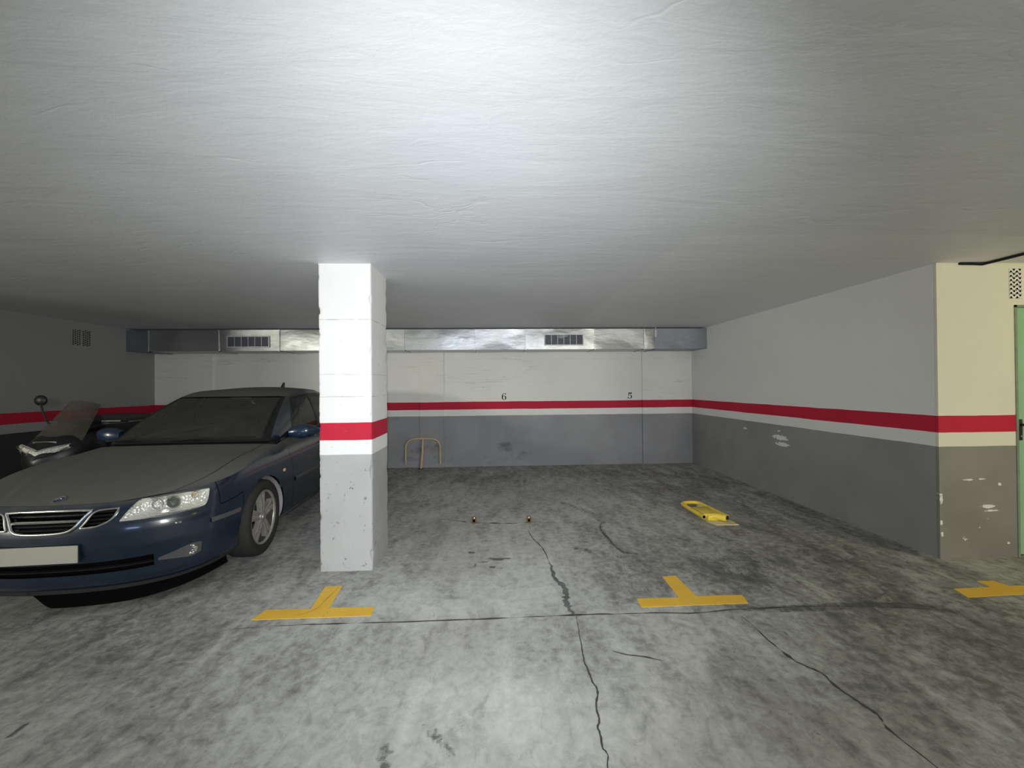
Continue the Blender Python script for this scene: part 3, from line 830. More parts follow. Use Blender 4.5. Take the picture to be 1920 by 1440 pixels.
# grid
SEAM_A = [0, .98, 1.20, arc_at_y(1.50), arc_at_y(2.56), arc_at_y(3.62), arc_at_y(4.12), ATOT]
def subdiv(vals, step):
    out = [vals[0]]
    for a, b in zip(vals, vals[1:]):
        n = max(1, round((b - a) / step)); out += [lerp(a, b, k / n) for k in range(1, n + 1)]
    return out
AS = subdiv(SEAM_A[:4], .0125)[:-1] + subdiv(SEAM_A[3:], .03)
NTZ = 50
def zgrid(i, j): return lerp(ZB(AS[i]), ZT(AS[i]), j / NTZ)
JB = 36                            # bumper/fender seam row
def panel_of(i, j):
    a = (AS[i] + AS[i + 1]) / 2
    if a < SEAM_A[1]: return 'front_bumper'
    if a < SEAM_A[2]: return 'front_bumper' if j < JB else 'fender'
    if a < SEAM_A[3]: return 'fender' if j > 2 else 'side_skirt'
    if j <= 2 and a < SEAM_A[5]: return 'side_skirt'
    if a < SEAM_A[4]: return 'front_door'
    if a < SEAM_A[5]: return 'rear_door'
    if a < SEAM_A[6]: return 'rear_quarter'
    return 'rear_bumper' if j < 30 else 'rear_quarter'

# openings in the skin, given as lower and upper height over the plan arc
def band(tlo, thi, a0, a1):
    lo, hi = table(tlo), table(thi)
    return (a0, a1, lo, hi)
OPEN = {
    'headlight': band([(.405, .592), (.53, .592), (.64, .593), (.757, .599), (.868, .611), (.89, .64), (.92, .708)], [(.405, .598), (.439, .649), (.483, .698), (.507, .713), (.61, .714), (.742, .716), (.92, .7165)], .405, .92),
    'main_grille': band([(0, .545), (.07, .546), (.137, .554), (.173, .574), (.195, .604), (.217, .637), (.246, .667)], [(0, .676), (.15, .675), (.246, .671)], 0, .246),
    'side_grille': band([(.208, .571), (.232, .570), (.284, .574), (.328, .589), (.365, .615), (.390, .668)], [(.208, .574), (.224, .596), (.254, .649), (.272, .662), (.291, .668), (.390, .672)], .208, .390),
    'lower_intake': band([(0, .265), (.40, .265), (.585, .268)], [(0, .340), (.2, .347), (.585, .357)], 0, .585),
    'fog_light': band([(.60, .300), (.70, .286), (.79, .274), (.845, .290)], [(.60, .316), (.70, .345), (.79, .366), (.845, .362)], .60, .845),
}
# the outer grille slants: its inner edge follows the main grille
def in_open(a, z, g=.004):
    for n, (a0, a1, lo, hi) in OPEN.items():
        if n in ('fog_light',): continue
        if a0 - g < a < a1 + g and lo(a) - g < z < hi(a) + g: return n
    return None
WR, WZ, WY1, WY2 = .348, .325, .942, .942 + 2.675
def in_arch(p):
    for wy in (WY1, WY2):
        if p.z < .75 and (p.y - wy) ** 2 + (p.z - WZ) ** 2 < WR * WR: return wy
    return None

panels = {}
cells = {}
for i in range(len(AS) - 1):
    for j in range(NTZ):
        a = (AS[i] + AS[i + 1]) / 2; z = (zgrid(i, j) + zgrid(i, j + 1) + zgrid(i + 1, j) + zgrid(i + 1, j + 1)) / 4
        c = S(a, z)
        if in_open(a, z, -.001) or in_arch(c): continue
        cells[(i, j)] = panel_of(i, j)
GAP = .0028
def panel_mesh(name):
    m = MB(); idx = {}; vs = []; fs = []
    mine = [k for k, p in cells.items() if p == name]
    for (i, j) in mine:
        f = []
        for (p, q) in ((i, j), (i + 1, j), (i + 1, j + 1), (i, j + 1)):
            if (p, q) not in idx:
                da = dz = 0; foreign = False
                for (u, w) in ((p - 1, q - 1), (p, q - 1), (p, q), (p - 1, q)):
                    o = cells.get((u, w))
                    if o is not None and o != name:
                        da -= (u + .5 - p); dz -= (w + .5 - q); foreign = True
                a, z = AS[p], zgrid(p, q)
                if foreign:
                    l = sqrt(da * da + dz * dz) or 1
                    a += GAP * da / l; z += GAP * dz / l
                P = S(a, z)
                idx[(p, q)] = len(vs); vs.append(P)
            f.append(idx[(p, q)])
        fs.append(tuple(f))
    # snap the wheel arch edges to a clean circle
    rim = set()
    for v in vs:
        for wy in (WY1, WY2):
            d = sqrt((v.y - wy) ** 2 + (v.z - WZ) ** 2)
            if d < WR and v.z < .75:
                s = WR / max(d, 1e-6); v.y = wy + (v.y - wy) * s; v.z = WZ + (v.z - WZ) * s
    m.add(vs, fs)
    return m
for nm in ('front_bumper', 'rear_bumper'):
    m = panel_mesh(nm); m.mirror(); panels[nm] = m.build(nm, M['paint'], car, weld=1e-4, angle=60)
for nm in ('fender', 'front_door', 'rear_door', 'rear_quarter', 'side_skirt'):
    for side in (1, -1):
        m = panel_mesh(nm)
        if side < 0: m.v = [(-x, y, z) for x, y, z in m.v]; m.f = [f[::-1] for f in m.f]
        o = m.build(nm, M['paint'], car, weld=0, angle=60)
        panels[(nm, side)] = o

# dark shell just under the skin, seen only through the gaps
m = MB()
for (i, j), p in cells.items():
    near = False
    for di in (-2, -1, 0, 1, 2):
        for dj in (-2, -1, 0, 1, 2):
            o = cells.get((i + di, j + dj))
            if o is not None and o != p: near = True
    top = j >= NTZ - 2
    if near or top:
        q = [S(AS[u], zgrid(u, w), -.012) for u, w in ((i, j), (i + 1, j), (i + 1, j + 1), (i, j + 1))]
        m.add(q, [(0, 1, 2, 3)])
m.mirror(); m.build('inner_shell', M['void'], car, weld=0)

# underbody plate
m = MB()
ring = [S(a, ZB(a), -.02) for a in subdiv([0, ATOT], .06)]
full = [(p.x, p.y, p.z + .012) for p in ring] + [(-p.x, p.y, p.z + .012) for p in reversed(ring)]
rows = [[(-p.x * 1, p.y, p.z + .012), (-.55 if p.x > .55 else -p.x, p.y, .19), (.55 if p.x > .55 else p.x, p.y, .19), (p.x, p.y, p.z + .012)] for p in ring
        if not any(abs(p.y - wy) < .36 for wy in (WY1, WY2))]
for lo, hi in ((-1, WY1 - .36), (WY1 + .36, WY2 - .36), (WY2 + .36, 9)):
    rr = [r for r in rows if lo < r[0][1] < hi]
    if len(rr) > 1: m.grid(rr)
m.box(-.55, .55, WY1 - .42, WY1 + .42, .185, .195); m.box(-.55, .55, WY2 - .42, WY2 + .42, .185, .195)
m.build('underbody', M['black_matte'], car)

# bonnet and boot lid: Coons patches between the body shoulders
def coons(B, T, L, Rr, nu, nv):
    """B,T: bottom/top curves in u; L,R: left/right curves in v"""
    P = []
    for i in range(nu + 1):
        u = i / nu; row = []
        for j in range(nv + 1):
            v = j / nv
            p = (B(u) * (1 - v) + T(u) * v) + (L(v) * (1 - u) + Rr(v) * u) - (B(0) * (1 - u) * (1 - v) + B(1) * u * (1 - v) + T(0) * (1 - u) * v + T(1) * u * v)
            row.append(p)
        P.append(row)
    return P
def curve(pts):
    c = catmull(pts, 10); n = len(c) - 1
    def f(t):
        x = max(0, min(1, t)) * n; k = min(int(x), n - 1)
        return c[k].lerp(c[k + 1], x - k)
    return f
A_COWL = arc_at_y(1.36)
def shoulder(a): return S(a, ZT(a))
hood_front = lambda u: shoulder(lerp(0, A_HOOD, u)) + Vector((0, 0, .0))
hood_side = lambda v: shoulder(lerp(A_HOOD, A_COWL, v))
cw = shoulder(A_COWL)
cowl = curve([(0, 1.10, .945), (.2, 1.103, .944), (.4, 1.125, .940), (.58, 1.18, .930), (.69, 1.26, .916), (cw.x, cw.y, cw.z)])
hood_mid = curve([tuple(shoulder(0)), (0, .112, .729), (0, .18, .757), (0, .30, .796), (0, .46, .836), (0, .68, .879), (0, .88, .913), (0, 1.10, .945)])
NU, NV = 44, 56
HP = coons(hood_front, cowl, hood_mid, hood_side, NU, NV)
for i in range(NU + 1):
    for j in range(NV + 1):
        u, v = i / NU, j / NV
        p = HP[i][j]
        # full fender crowns and the two soft creases running back from the grille
        bul = .030 * sin(pi * min(1, max(0, (u - .45) / .55)) ) * sin(pi * min(1, v * 1.15 + .05 if v < .87 else 1.05)) if v < .95 else 0
        crease = .008 * exp(-((u - (.36 + .22 * v)) / .045) ** 2) * sin(pi * v)
        HP[i][j] = p + Vector((0, 0, max(0, bul) + crease))
UC = 36                             # bonnet shut line column
def sub(P, i0, i1, j0=0, j1=None):
    return [r[j0:(j1 + 1 if j1 is not None else None)] for r in P[i0:i1 + 1]]
def shrink(P, g=.003, sides='lr'):
    P = [[Vector(p) for p in r] for r in P]
    def mv(a, b):
        d = (b - a); l = d.length
        return a + d * min(.45, g / max(l, 1e-6))
    if 'r' in sides: P[-1] = [mv(a, b) for a, b in zip(P[-1], P[-2])]
    if 'l' in sides: P[0] = [mv(a, b) for a, b in zip(P[0], P[1])]
    if 'b' in sides: P = [[mv(r[0], r[1])] + r[1:] for r in P]
    if 't' in sides: P = [r[:-1] + [mv(r[-1], r[-2])] for r in P]
    return P
m = MB(); m.grid(shrink(sub(HP, 0, UC), .004, 'rbt')); m.mirror(); bonnet = m.build('bonnet', M['paint'], car, angle=60)
for side in (1, -1):
    m = MB(); m.grid(shrink(sub(HP, UC, NU), .003, 'lb'))
    if side < 0: m.v = [(-x, y, z) for x, y, z in m.v]; m.f = [f[::-1] for f in m.f]
    m.build('fender_top', M['paint'], panels[('fender', side)], angle=60)
m = MB(); m.grid([[p - Vector((0, 0, .012)) for p in r] for r in sub(HP, UC - 2, UC + 2)]); m.grid([[p + Vector((0, .010, -.014)) for p in r[0:4]] for r in HP]); m.mirror()
m.build('bonnet_underside', M['void'], car, weld=0)
# boot lid
A_BK = arc_at_y(3.98)
bk = shoulder(A_BK)
deckF = curve([(0, 3.93, 1.10), (.3, 3.93, 1.098), (.55, 3.95, 1.07), (bk.x, bk.y, bk.z)])
A_BT = arc_at_y(4.40)
boot_side = lambda v: shoulder(lerp(A_BK, A_BT, v))
boot_rear = lambda u: shoulder(lerp(ATOT, A_BT, u)) + Vector((0, 0, .05 * (1 - u * u)))
boot_mid = curve([(0, 3.93, 1.10), (0, 4.2, 1.085), (0, 4.45, 1.06), tuple(boot_rear(0))])
m = MB(); m.grid(coons(deckF, boot_rear, boot_mid, boot_side, 20, 14)); m.mirror(); m.build('boot_lid', M['paint'], car, angle=60)

# ---- greenhouse
hdr = lambda u: Vector((.555 * u, 2.03 + .07 * u * u, 1.352 - .002 * u * u))
wsb = lambda u: Vector((.708 * u, 1.14 + .245 * u ** 3, .954 - .026 * u ** 2.4))
def wsgrid(nu, nv, o=0.):
    P = []
    for i in range(nu + 1):
        u = i / nu; row = []
        for j in range(nv + 1):
            v = j / nv
            p = wsb(u).lerp(hdr(u), v)
            p = p + Vector((0, -.6, .8)).normalized() * (.040 * sin(pi * v) * (1 - .25 * u ** 4) + o)
            row.append(p)
        P.append(row)
    return P
WP = wsgrid(24, 24)
m = MB(); m.grid(sub(WP, 0, 23, 1, 23)); m.mirror(); m.build('windscreen', M['windscreen'], car)
m = MB(); m.grid([[p + Vector((0, -.001, .002)) for p in r] for r in sub(WP, 0, 24, 0, 1)]); m.grid(sub(WP, 22, 24)); m.mirror(); m.build('windscreen_surround', M['black'], car)
# side: lower line along the belt, upper line along the roof rail
def by_y(pts):
    fx, fz = table([(p[1], p[0]) for p in pts]), table([(p[1], p[2]) for p in pts])
    y0, y1 = pts[0][1], pts[-1][1]
    return lambda u: Vector((fx(lerp(y0, y1, u)), lerp(y0, y1, u), fz(lerp(y0, y1, u))))
sideL = by_y([(.708, 1.385, .928), (.728, 1.6, .940), (.742, 1.85, .953), (.748, 2.2, .958), (.748, 2.6, .962), (.742, 3.0, .968), (.725, 3.4, .98), (.69, 3.75, 1.005), (.64, 4.02, 1.06)])
sideU = by_y([(.555, 2.10, 1.350), (.573, 2.35, 1.398), (.580, 2.6, 1.418), (.578, 2.85, 1.417), (.568, 3.05, 1.391), (.552, 3.2, 1.371), (.535, 3.32, 1.345), (.515, 3.44, 1.310)])
NSU, NSV = 64, 22
def warp(s_, v):
    ks = [0, .10, .42, .47, .84, 1.]
    us = [0, lerp(.158, .062, v), lerp(.449, .35, v), lerp(.485, .40, v), lerp(.845, .80, v), 1.]
    for k in range(5):
        if s_ <= ks[k + 1]: return lerp(us[k], us[k + 1], (s_ - ks[k]) / (ks[k + 1] - ks[k]))
    return 1.
SCOL = subdiv([0, .10, .42, .47, .84, 1.], 1 / 64)
NSU = len(SCOL) - 1
def sidept(s_, v, o=0.):
    u = warp(s_, v)
    p = sideL(u).lerp(sideU(u), v)
    e = .028 if s_ > .2 else lerp(.0, .028, s_ / .2)
    if s_ < .11: p = p + Vector((0, -.6, .8)).normalized() * (.030 * (1 - s_ / .11) * sin(pi * v))
    return p + Vector((1, 0, .25)) * (e * sin(pi * v) + o)
SP = [[sidept(SCOL[i], j / NSV) for j in range(NSV + 1)] for i in range(NSU + 1)]
def scell(i, j):
    u, v = (SCOL[i] + SCOL[i + 1]) / 2, (j + .5) / NSV
    if v > .90: return 'rail'
    if u < .10: return 'a_pillar'
    if v < .05: return 'waist'
    if u < .115 or .415 < u < .42 or v > .86: return 'frame'
    if u < .42: return 'g1'
    if u < .47: return 'b_pillar'
    if u < .84: return 'g2' if v < .84 - max(0, (u - .74) * 1.4) else 'frame'
    return 'c_pillar'
for side in (1, -1):
    def mk(kinds, name, mat, o=0., par=car):
        m = MB()
        for i in range(NSU):
            for j in range(NSV):
                if scell(i, j) in kinds:
                    q = [SP[u][w] + Vector((o, 0, 0)) for u, w in ((i, j), (i + 1, j), (i + 1, j + 1), (i, j + 1))]
                    m.add([(side * p.x, p.y, p.z) for p in q], [(0, 1, 2, 3)])
        return m.build(name, mat, par, weld=1e-5, angle=60)
    mk(('rail', 'a_pillar', 'c_pillar'), 'side_frame', M['paint'])
    mk(('b_pillar', 'frame', 'waist'), 'window_frame', M['black'], .001)
    mk(('g1',), 'front_side_window', M['side_glass'], -.004)
    mk(('g2',), 'rear_side_window', M['side_glass'], -.004)
# roof
rfU = lambda v: sideU(v)
rear_h = lambda u: Vector((.515 * u, 3.36 + .08 * u * u, 1.392 - .082 * u * u))
roof_mid = curve([tuple(hdr(0)), (0, 2.25, 1.405), (0, 2.5, 1.440), (0, 2.8, 1.458), (0, 3.1, 1.440), tuple(rear_h(0))])
RP = coons(hdr, rear_h, roof_mid, rfU, 24, 30)
m = MB(); m.grid(RP); m.mirror(); m.build('roof', M['paint'], car, angle=60)
# backlight
bl = lambda u: Vector((.64 * u, 3.90 + .12 * u * u, 1.105 - .045 * u * u))
P = [[rear_h(i / 16).lerp(bl(i / 16), j / 12) + Vector((0, .5, .8)) * (.03 * sin(pi * j / 12)) for j in range(13)] for i in range(17)]
m = MB(); m.grid(P); m.mirror(); m.build('rear_window', M['rear_glass'], car)
# cowl tray and wipers
m = MB(); m.grid([[cowl(i / 20) + Vector((0, -.03, -.03)), cowl(i / 20) + Vector((0, .02, -.022)), wsb(i / 20) + Vector((0, .03, -.006))] for i in range(21)]); m.mirror()
m.build('cowl_tray', M['black'], car)
for s0, u0, u1 in ((1, -.05, .86), (1, -.9, -.10)):
    m = MB()
    pts = []
    for k in range(13):
        u = lerp(u0, u1, k / 12); v = .035 + .03 * k / 12
        p = wsb(abs(u)).lerp(hdr(abs(u)), v) + Vector((0, -.012, .014)); pts.append((p.x * (1 if u >= 0 else -1), p.y, p.z))
    m.tube(pts, .0075, 8)
    w = m.build('wiper', M['black_matte'], car)
    m = MB(); q = Vector(pts[6]); m.tube([(pts[0][0] + .1, cowl(.1).y + .02, .985), tuple(q + Vector((0, -.012, .012)))], .008, 8); m.build('wiper_arm', M['black'], w)
# aerial
m = MB(); m.prism([(3.22, 1.415), (3.35, 1.388), (3.37, 1.520), (3.352, 1.524)], -.010, .010, 'yz'); m.build('roof_aerial', M['black'], car, bevel=.003)

# ---- lamps, grilles, intake
def patch(o, lo_hi, a0, a1, na, nz, side=1, inset=0., fn=None):
    lo, hi = lo_hi
    P = []
    for i in range(na + 1):
        a = lerp(a0, a1, i / na); row = []
        for j in range(nz + 1):
            t = j / nz
            z = lerp(lo(a) + inset, hi(a) - inset, t)
            oo = fn(i / na, t) if fn else o
            p = S(a, z, oo); row.append((side * p.x, p.y, p.z))
        P.append(row)
    return P
def outline(name, o, ex=0., n=26, side=1):
    a0, a1, lo, hi = OPEN[name]
    L = [S(lerp(a0, a1, k / n), lo(lerp(a0, a1, k / n)) - ex, o) for k in range(n + 1)]
    U = [S(lerp(a0, a1, k / n), hi(lerp(a0, a1, k / n)) + ex, o) for k in range(n + 1)]
    return [(side * p.x, p.y, p.z) for p in L + U[::-1]]
for side in (1, -1):
    a0, a1, lo, hi = OPEN['headlight']
    hr = empty('headlight'); hr.parent = car
    m = MB(); m.grid(patch(0, (lo, hi), a0, a1, 40, 14, side, 0, lambda u, t: .004 - .060 * min(1, 5 * min(u, 1 - u)) * min(1, 4 * min(t, 1 - t))))
    m.build('housing', M['reflector_matte'], hr)
    m = MB(); m.grid(patch(.004, (lo, hi), a0, a1, 40, 12, side, -.006, lambda u, t: .003 + .010 * sin(pi * u) * sin(pi * t)))
    m.build('lens', M['lens'], hr)
    def bowl(a, z, r, d, name, mat, tilt=0.):
        p = S(a, z, -.030); n = Vector((.10, -1, .02)).normalized()
        q = Matrix.Translation(p) @ n.to_track_quat('Z', 'Y').to_matrix().to_4x4()
        m = MB(); m.lathe([(-d, .003), (-d * .92, r * .45), (-d * .6, r * .78), (0, r), (.004, r), (.004, r * 1.08), (-.004, r * 1.1)], 28, 'z')
        m.v = [tuple((lambda w: Vector((side * w.x, w.y, w.z)))(q @ Vector(v))) for v in m.v]
        return m.build(name, mat, hr)
    bowl(.594, .662, .032, .040, 'main_beam_reflector', M['reflector'])
    bowl(.691, .662, .040, .020, 'dipped_beam_ring', M['chrome'])
    p = S(.691, .662, -.034)
    m = MB(); m.lathe([(.0, .034), (.010, .033), (.020, .026), (.026, .014), (.028, .0)], 24, 'z'); q = Matrix.Translation(p) @ Vector((.10, -1, .02)).normalized().to_track_quat('Z', 'Y').to_matrix().to_4x4()
    m.v = [(side * (q @ Vector(v)).x, (q @ Vector(v)).y, (q @ Vector(v)).z) for v in m.v]; m.build('projector_lens', M['side_glass'], hr)
    bowl(.835, .685, .022, .026, 'indicator_reflector', M['reflector'])
    p = S(.835, .685, -.040); m = MB(); m.lathe([(-.012, .0), (-.009, .009), (0, .0125), (.009, .009), (.012, .0)], 14, 'y', (side * p.x, p.y, p.z)); m.build('indicator_bulb', M['amber'], hr)
    # outer grilles
    a0, a1, lo, hi = OPEN['side_grille']
    gr = empty('side_grille'); gr.parent = car
    m = MB(); m.tube(outline('side_grille', .003, .0, 20, side), .0065, 8, closed=True); m.build('grille_trim', M['chrome'], gr)
    m = MB(); m.grid(patch(-.035, (lo, hi), a0, a1, 14, 5, side, -.01)); m.build('grille_back', M['void'], gr)
    m = MB()
    for k in range(4):
        z = lerp(.590, .655, k / 3)
        aa = [lerp(a0, a1, q / 20) for q in range(21) if lo(lerp(a0, a1, q / 20)) < z < hi(lerp(a0, a1, q / 20))]
        if len(aa) > 1: m.grid([[(side * p.x, p.y, p.z) for p in (S(a, z - .004, -.010), S(a, z + .003, -.004), S(a, z + .005, -.02))] for a in (aa[0], *aa[1:])])
    m.build('grille_bar', M['black'], gr)
    # fog lamps
    a0, a1, lo, hi = OPEN['fog_light']
    fg = empty('fog_light'); fg.parent = car
    m = MB(); m.grid(patch(0, (lo, hi), a0, a1, 16, 8, side, 0, lambda u, t: .002)); m.build('fog_surround', M['scooter_grey'], fg)
    p = S(.785, .322, .003)
    m = MB(); m.lathe([(0, .0), (-.004, .020), (-.010, .030), (-.006, .034), (.006, .035)], 24, 'y', (side * p.x, p.y, p.z)); m.build('fog_reflector', M['reflector'], fg)
    # bumper rubbing strip, wing repeater, door rubbing strip, handles
    m = MB(); m.grid([[(side * p.x, p.y, p.z) for p in (S(a, .474, .002), S(a, .481, .010), S(a, .503, .010), S(a, .510, .002))] for a in subdiv([.90, 1.16], .03)]); m.build('bumper_strip', M['scooter_grey'], car)
    ry = arc_at_y(1.31)
    m = MB(); m.grid([[(side * p.x, p.y, p.z) for p in (S(ry + .030 * cos(t), .657, .001), S(ry + .030 * cos(t), .657 + .016 * sin(t), .003), S(ry + .016 * cos(t), .657 + .010 * sin(t), .009), S(ry, .657, .010))] for t in [2 * pi * k / 20 for k in range(20)]], close_u=True)
    m.build('side_repeater', M['amber'], car)
    for nm, y0, y1 in (('front_door', 1.53, 2.53), ('rear_door', 2.60, 3.24)):
        m = MB(); m.grid([[(side * p.x, p.y, p.z) for p in (S(a, .50, .001), S(a, .507, .010), S(a, .533, .010), S(a, .540, .001))] for a in subdiv([arc_at_y(y0), arc_at_y(y1)], .05)]); m.build('rubbing_strip', M['scooter_grey'], panels[(nm, side)])
        ya = y1 - .20
        m = MB(); pp = [S(arc_at_y(ya + .16 * k / 4), .80, .006 + .026 * sin(pi * k / 4)) for k in range(5)]; m.tube([(side * p.x, p.y, p.z) for p in pp], [.009, .012, .013, .012, .009], 10); m.build('door_handle', M['paint_clean'], panels[(nm, side)])
    # door mirror
    mr = empty('door_mirror'); mr.parent = car
    base = Vector((.72, 1.74, .95))
    cc = Vector((.945, 1.66, .982))
    rows = []
    for k in range(13):
        t = k / 12
        x = lerp(-.15, .125, t)
        sy = (.055 + .03 * sin(pi * (t * .8 + .1))) * min(1, 3.2 * (1.02 - t)) ** .5
        szz = .074 * (1 - .40 * t ** 3) * min(1, 3.2 * (1.02 - t)) ** .5 * min(1, .62 + 1.1 * t)
        row = []
        for q in range(20):
            w = 2 * pi * q / 20
            cs, sn = cos(w), sin(w)
            ex = lambda c, e: (abs(c) ** e) * (1 if c > 0 else -1)
            row.append((side * (cc.x + x), cc.y - .01 + sy * ex(cs, .75) * (1 if cs < 0 else .5) - .035 * t * 0 + .05 * t * t, cc.z + szz * ex(sn, .7) + .012 * t))
        rows.append(row)
    m = MB(); m.grid(rows, close_v=True); m.add(rows[0], [tuple(range(20))]); m.add(rows[-1], [tuple(range(20))]); m.build('mirror_shell', M['paint_clean'], mr, angle=70)
    m = MB(); m.tube([(side * base.x, base.y + .02, base.z + .005), (side * (cc.x - .12), cc.y + .01, cc.z - .028), (side * (cc.x - .03), cc.y + .01, cc.z - .045)], [.038, .030, .02], 12); m.build('mirror_foot', M['black'], mr)
    m = MB(); m.box(side * (cc.x - .10), side * (cc.x + .08), cc.y + .042, cc.y + .046, cc.z - .045, cc.z + .045); m.build('mirror_glass', M['chrome'], mr, smooth=False)
    # tail lamp
    m = MB(); m.grid([[(side * p.x, p.y, p.z) for p in (S(a, .74, .004), S(a, .85, .010), S(a, .96, .004))] for a in subdiv([arc_at_y(4.10), arc_at_y(4.52)], .05)]); m.build('tail_light', M['red_lens'], car)

# centre grille
a0, a1, lo, hi = OPEN['main_grille']
mg = empty('main_grille'); mg.parent = car
m = MB()
U = [S(x, hi(abs(x)), .004) for x in [lerp(-a1, a1, k / 40) for k in range(41)]]
Lw = [S(x, lo(abs(x)), .004) for x in [lerp(a1, -a1, k / 40) for k in range(41)]]
m.tube([tuple(p) for p in U + Lw], .0085, 10, closed=True); m.build('grille_trim', M['chrome'], mg)
m = MB(); m.grid([[S(lerp(-a1, a1, k / 30), lerp(lo(abs(lerp(-a1, a1, k / 30))) - .012, hi(abs(lerp(-a1, a1, k / 30))) + .012, t), -.040) for t in (0, .5, 1)] for k in range(31)]); m.build('grille_back', M['void'], mg)
def bar(z, h, o, name, mat, wid):
    m = MB()
    xs_ = [lerp(-wid, wid, k / 24) for k in range(25)]
    m.grid([[S(x, z - h, o - .02), S(x, z - h, o), S(x, z + h * .4, o + .006), S(x, z + h, o - .002), S(x, z + h, o - .02)] for x in xs_])
    return m.build(name, mat, mg)
def wid_at(z): return max([k * .005 for k in range(58) if lo(k * .005) < z] + [.05]) - .004
for z in (.648, .590, .566): bar(z, .006, -.006, 'grille_bar', M['black'], wid_at(z - .006))
bar(.615, .0085, .0, 'grille_wing', M['chrome'], wid_at(.607))
# lower intake with bars
a0, a1, lo, hi = OPEN['lower_intake']
it = empty('lower_intake'); it.parent = car
m = MB(); m.grid([[S(lerp(-a1, a1, k / 40), lerp(lo(abs(lerp(-a1, a1, k / 40))) - .012, hi(abs(lerp(-a1, a1, k / 40))) + .012, t), -.055) for t in (0, .5, 1)] for k in range(41)]); m.build('intake_back', M['void'], it)
for z in (.300,):
    m = MB(); m.grid([[S(x, z - .006, -.03), S(x, z - .006, -.004), S(x, z + .004, .002), S(x, z + .006, -.006), S(x, z + .006, -.03)] for x in [lerp(-.575, .575, k / 40) for k in range(41)]]); m.build('intake_bar', M['black'], it)
for s in (1, -1):
    m = MB(); m.grid([[S(s * .582, lerp(.268, .356, t), o) for o in (.001, -.055)] for t in (0, .5, 1)]); m.build('intake_end', M['black'], it)
# chin spoiler
m = MB(); m.grid([[S(a, ZB(abs(a)) + .002, .0), S(a, ZB(abs(a)) - .018, .012), S(a, ZB(abs(a)) - .024, .004), S(a, ZB(abs(a)) - .005, -.03)] for a in [lerp(-1.15, 1.15, k / 70) for k in range(71)]]); m.build('chin_spoiler', M['black_matte'], car)
def shade_sheet(a):
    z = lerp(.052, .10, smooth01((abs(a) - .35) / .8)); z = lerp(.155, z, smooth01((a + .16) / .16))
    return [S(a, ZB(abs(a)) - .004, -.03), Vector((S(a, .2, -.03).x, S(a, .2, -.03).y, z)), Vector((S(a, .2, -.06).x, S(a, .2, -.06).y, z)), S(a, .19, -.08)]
m = MB(); m.grid([shade_sheet(lerp(-.16, 1.12, k / 60)) for k in range(61)]); m.build('under_bumper_shade', M['void'], car)  # black sheet added to stand in for the shade under the bumper
# number plate, blank
m = MB()
m.box(-.300, .214, -.016, -.008, .366, .474); pl = m.build('number_plate', M['plate'], car, smooth=False, bevel=.0015)
m = MB(); m.box(-.296, .210, -.0085, .02, .370, .470); m.build('plate_holder', M['black'], pl, smooth=False)
# bonnet badge
bq = Vector(HP[0][8]); 
bj = min(range(NV + 1), key=lambda j: abs(HP[0][j].y - .115))
bp, bt = HP[0][bj], (HP[0][bj + 1] - HP[0][bj - 1]).normalized()
nrm = Vector((0, -bt.z, bt.y)).normalized()
q = Matrix.Translation(bp + nrm * .001) @ Matrix(((1, 0, 0), (0, bt.y, nrm.y), (0, bt.z, nrm.z))).to_4x4()
m = MB(); m.lathe([(.0, .034), (.004, .034), (.005, .031), (.004, .028), (.003, .027)], 28, 'z'); m.v = [tuple(q @ Vector(v)) for v in m.v]; bd = m.build('badge', M['chrome'], car)
m = MB(); m.lathe([(.003, .0275), (.004, .015), (.0042, .0)], 28, 'z'); m.v = [tuple(q @ Vector(v)) for v in m.v]; m.build('badge_disc', M['badge'], bd)
m = MB(); m.tube([(q @ Vector(v))[:] for v in ((-.016, -.004, .005), (-.004, .006, .006), (.006, .010, .006), (.016, .004, .005))], .0035, 8); m.build('badge_mark', M['chrome'], bd)
# washer jets on the bumper
for x in (.696, .715):
    p = S(x, .531, .002)
    m = MB(); m.lathe([(-.008, .0), (-.004, .007), (.004, .009)], 12, 'y', tuple(p)); m.build('washer_jet', M['chrome'], car)

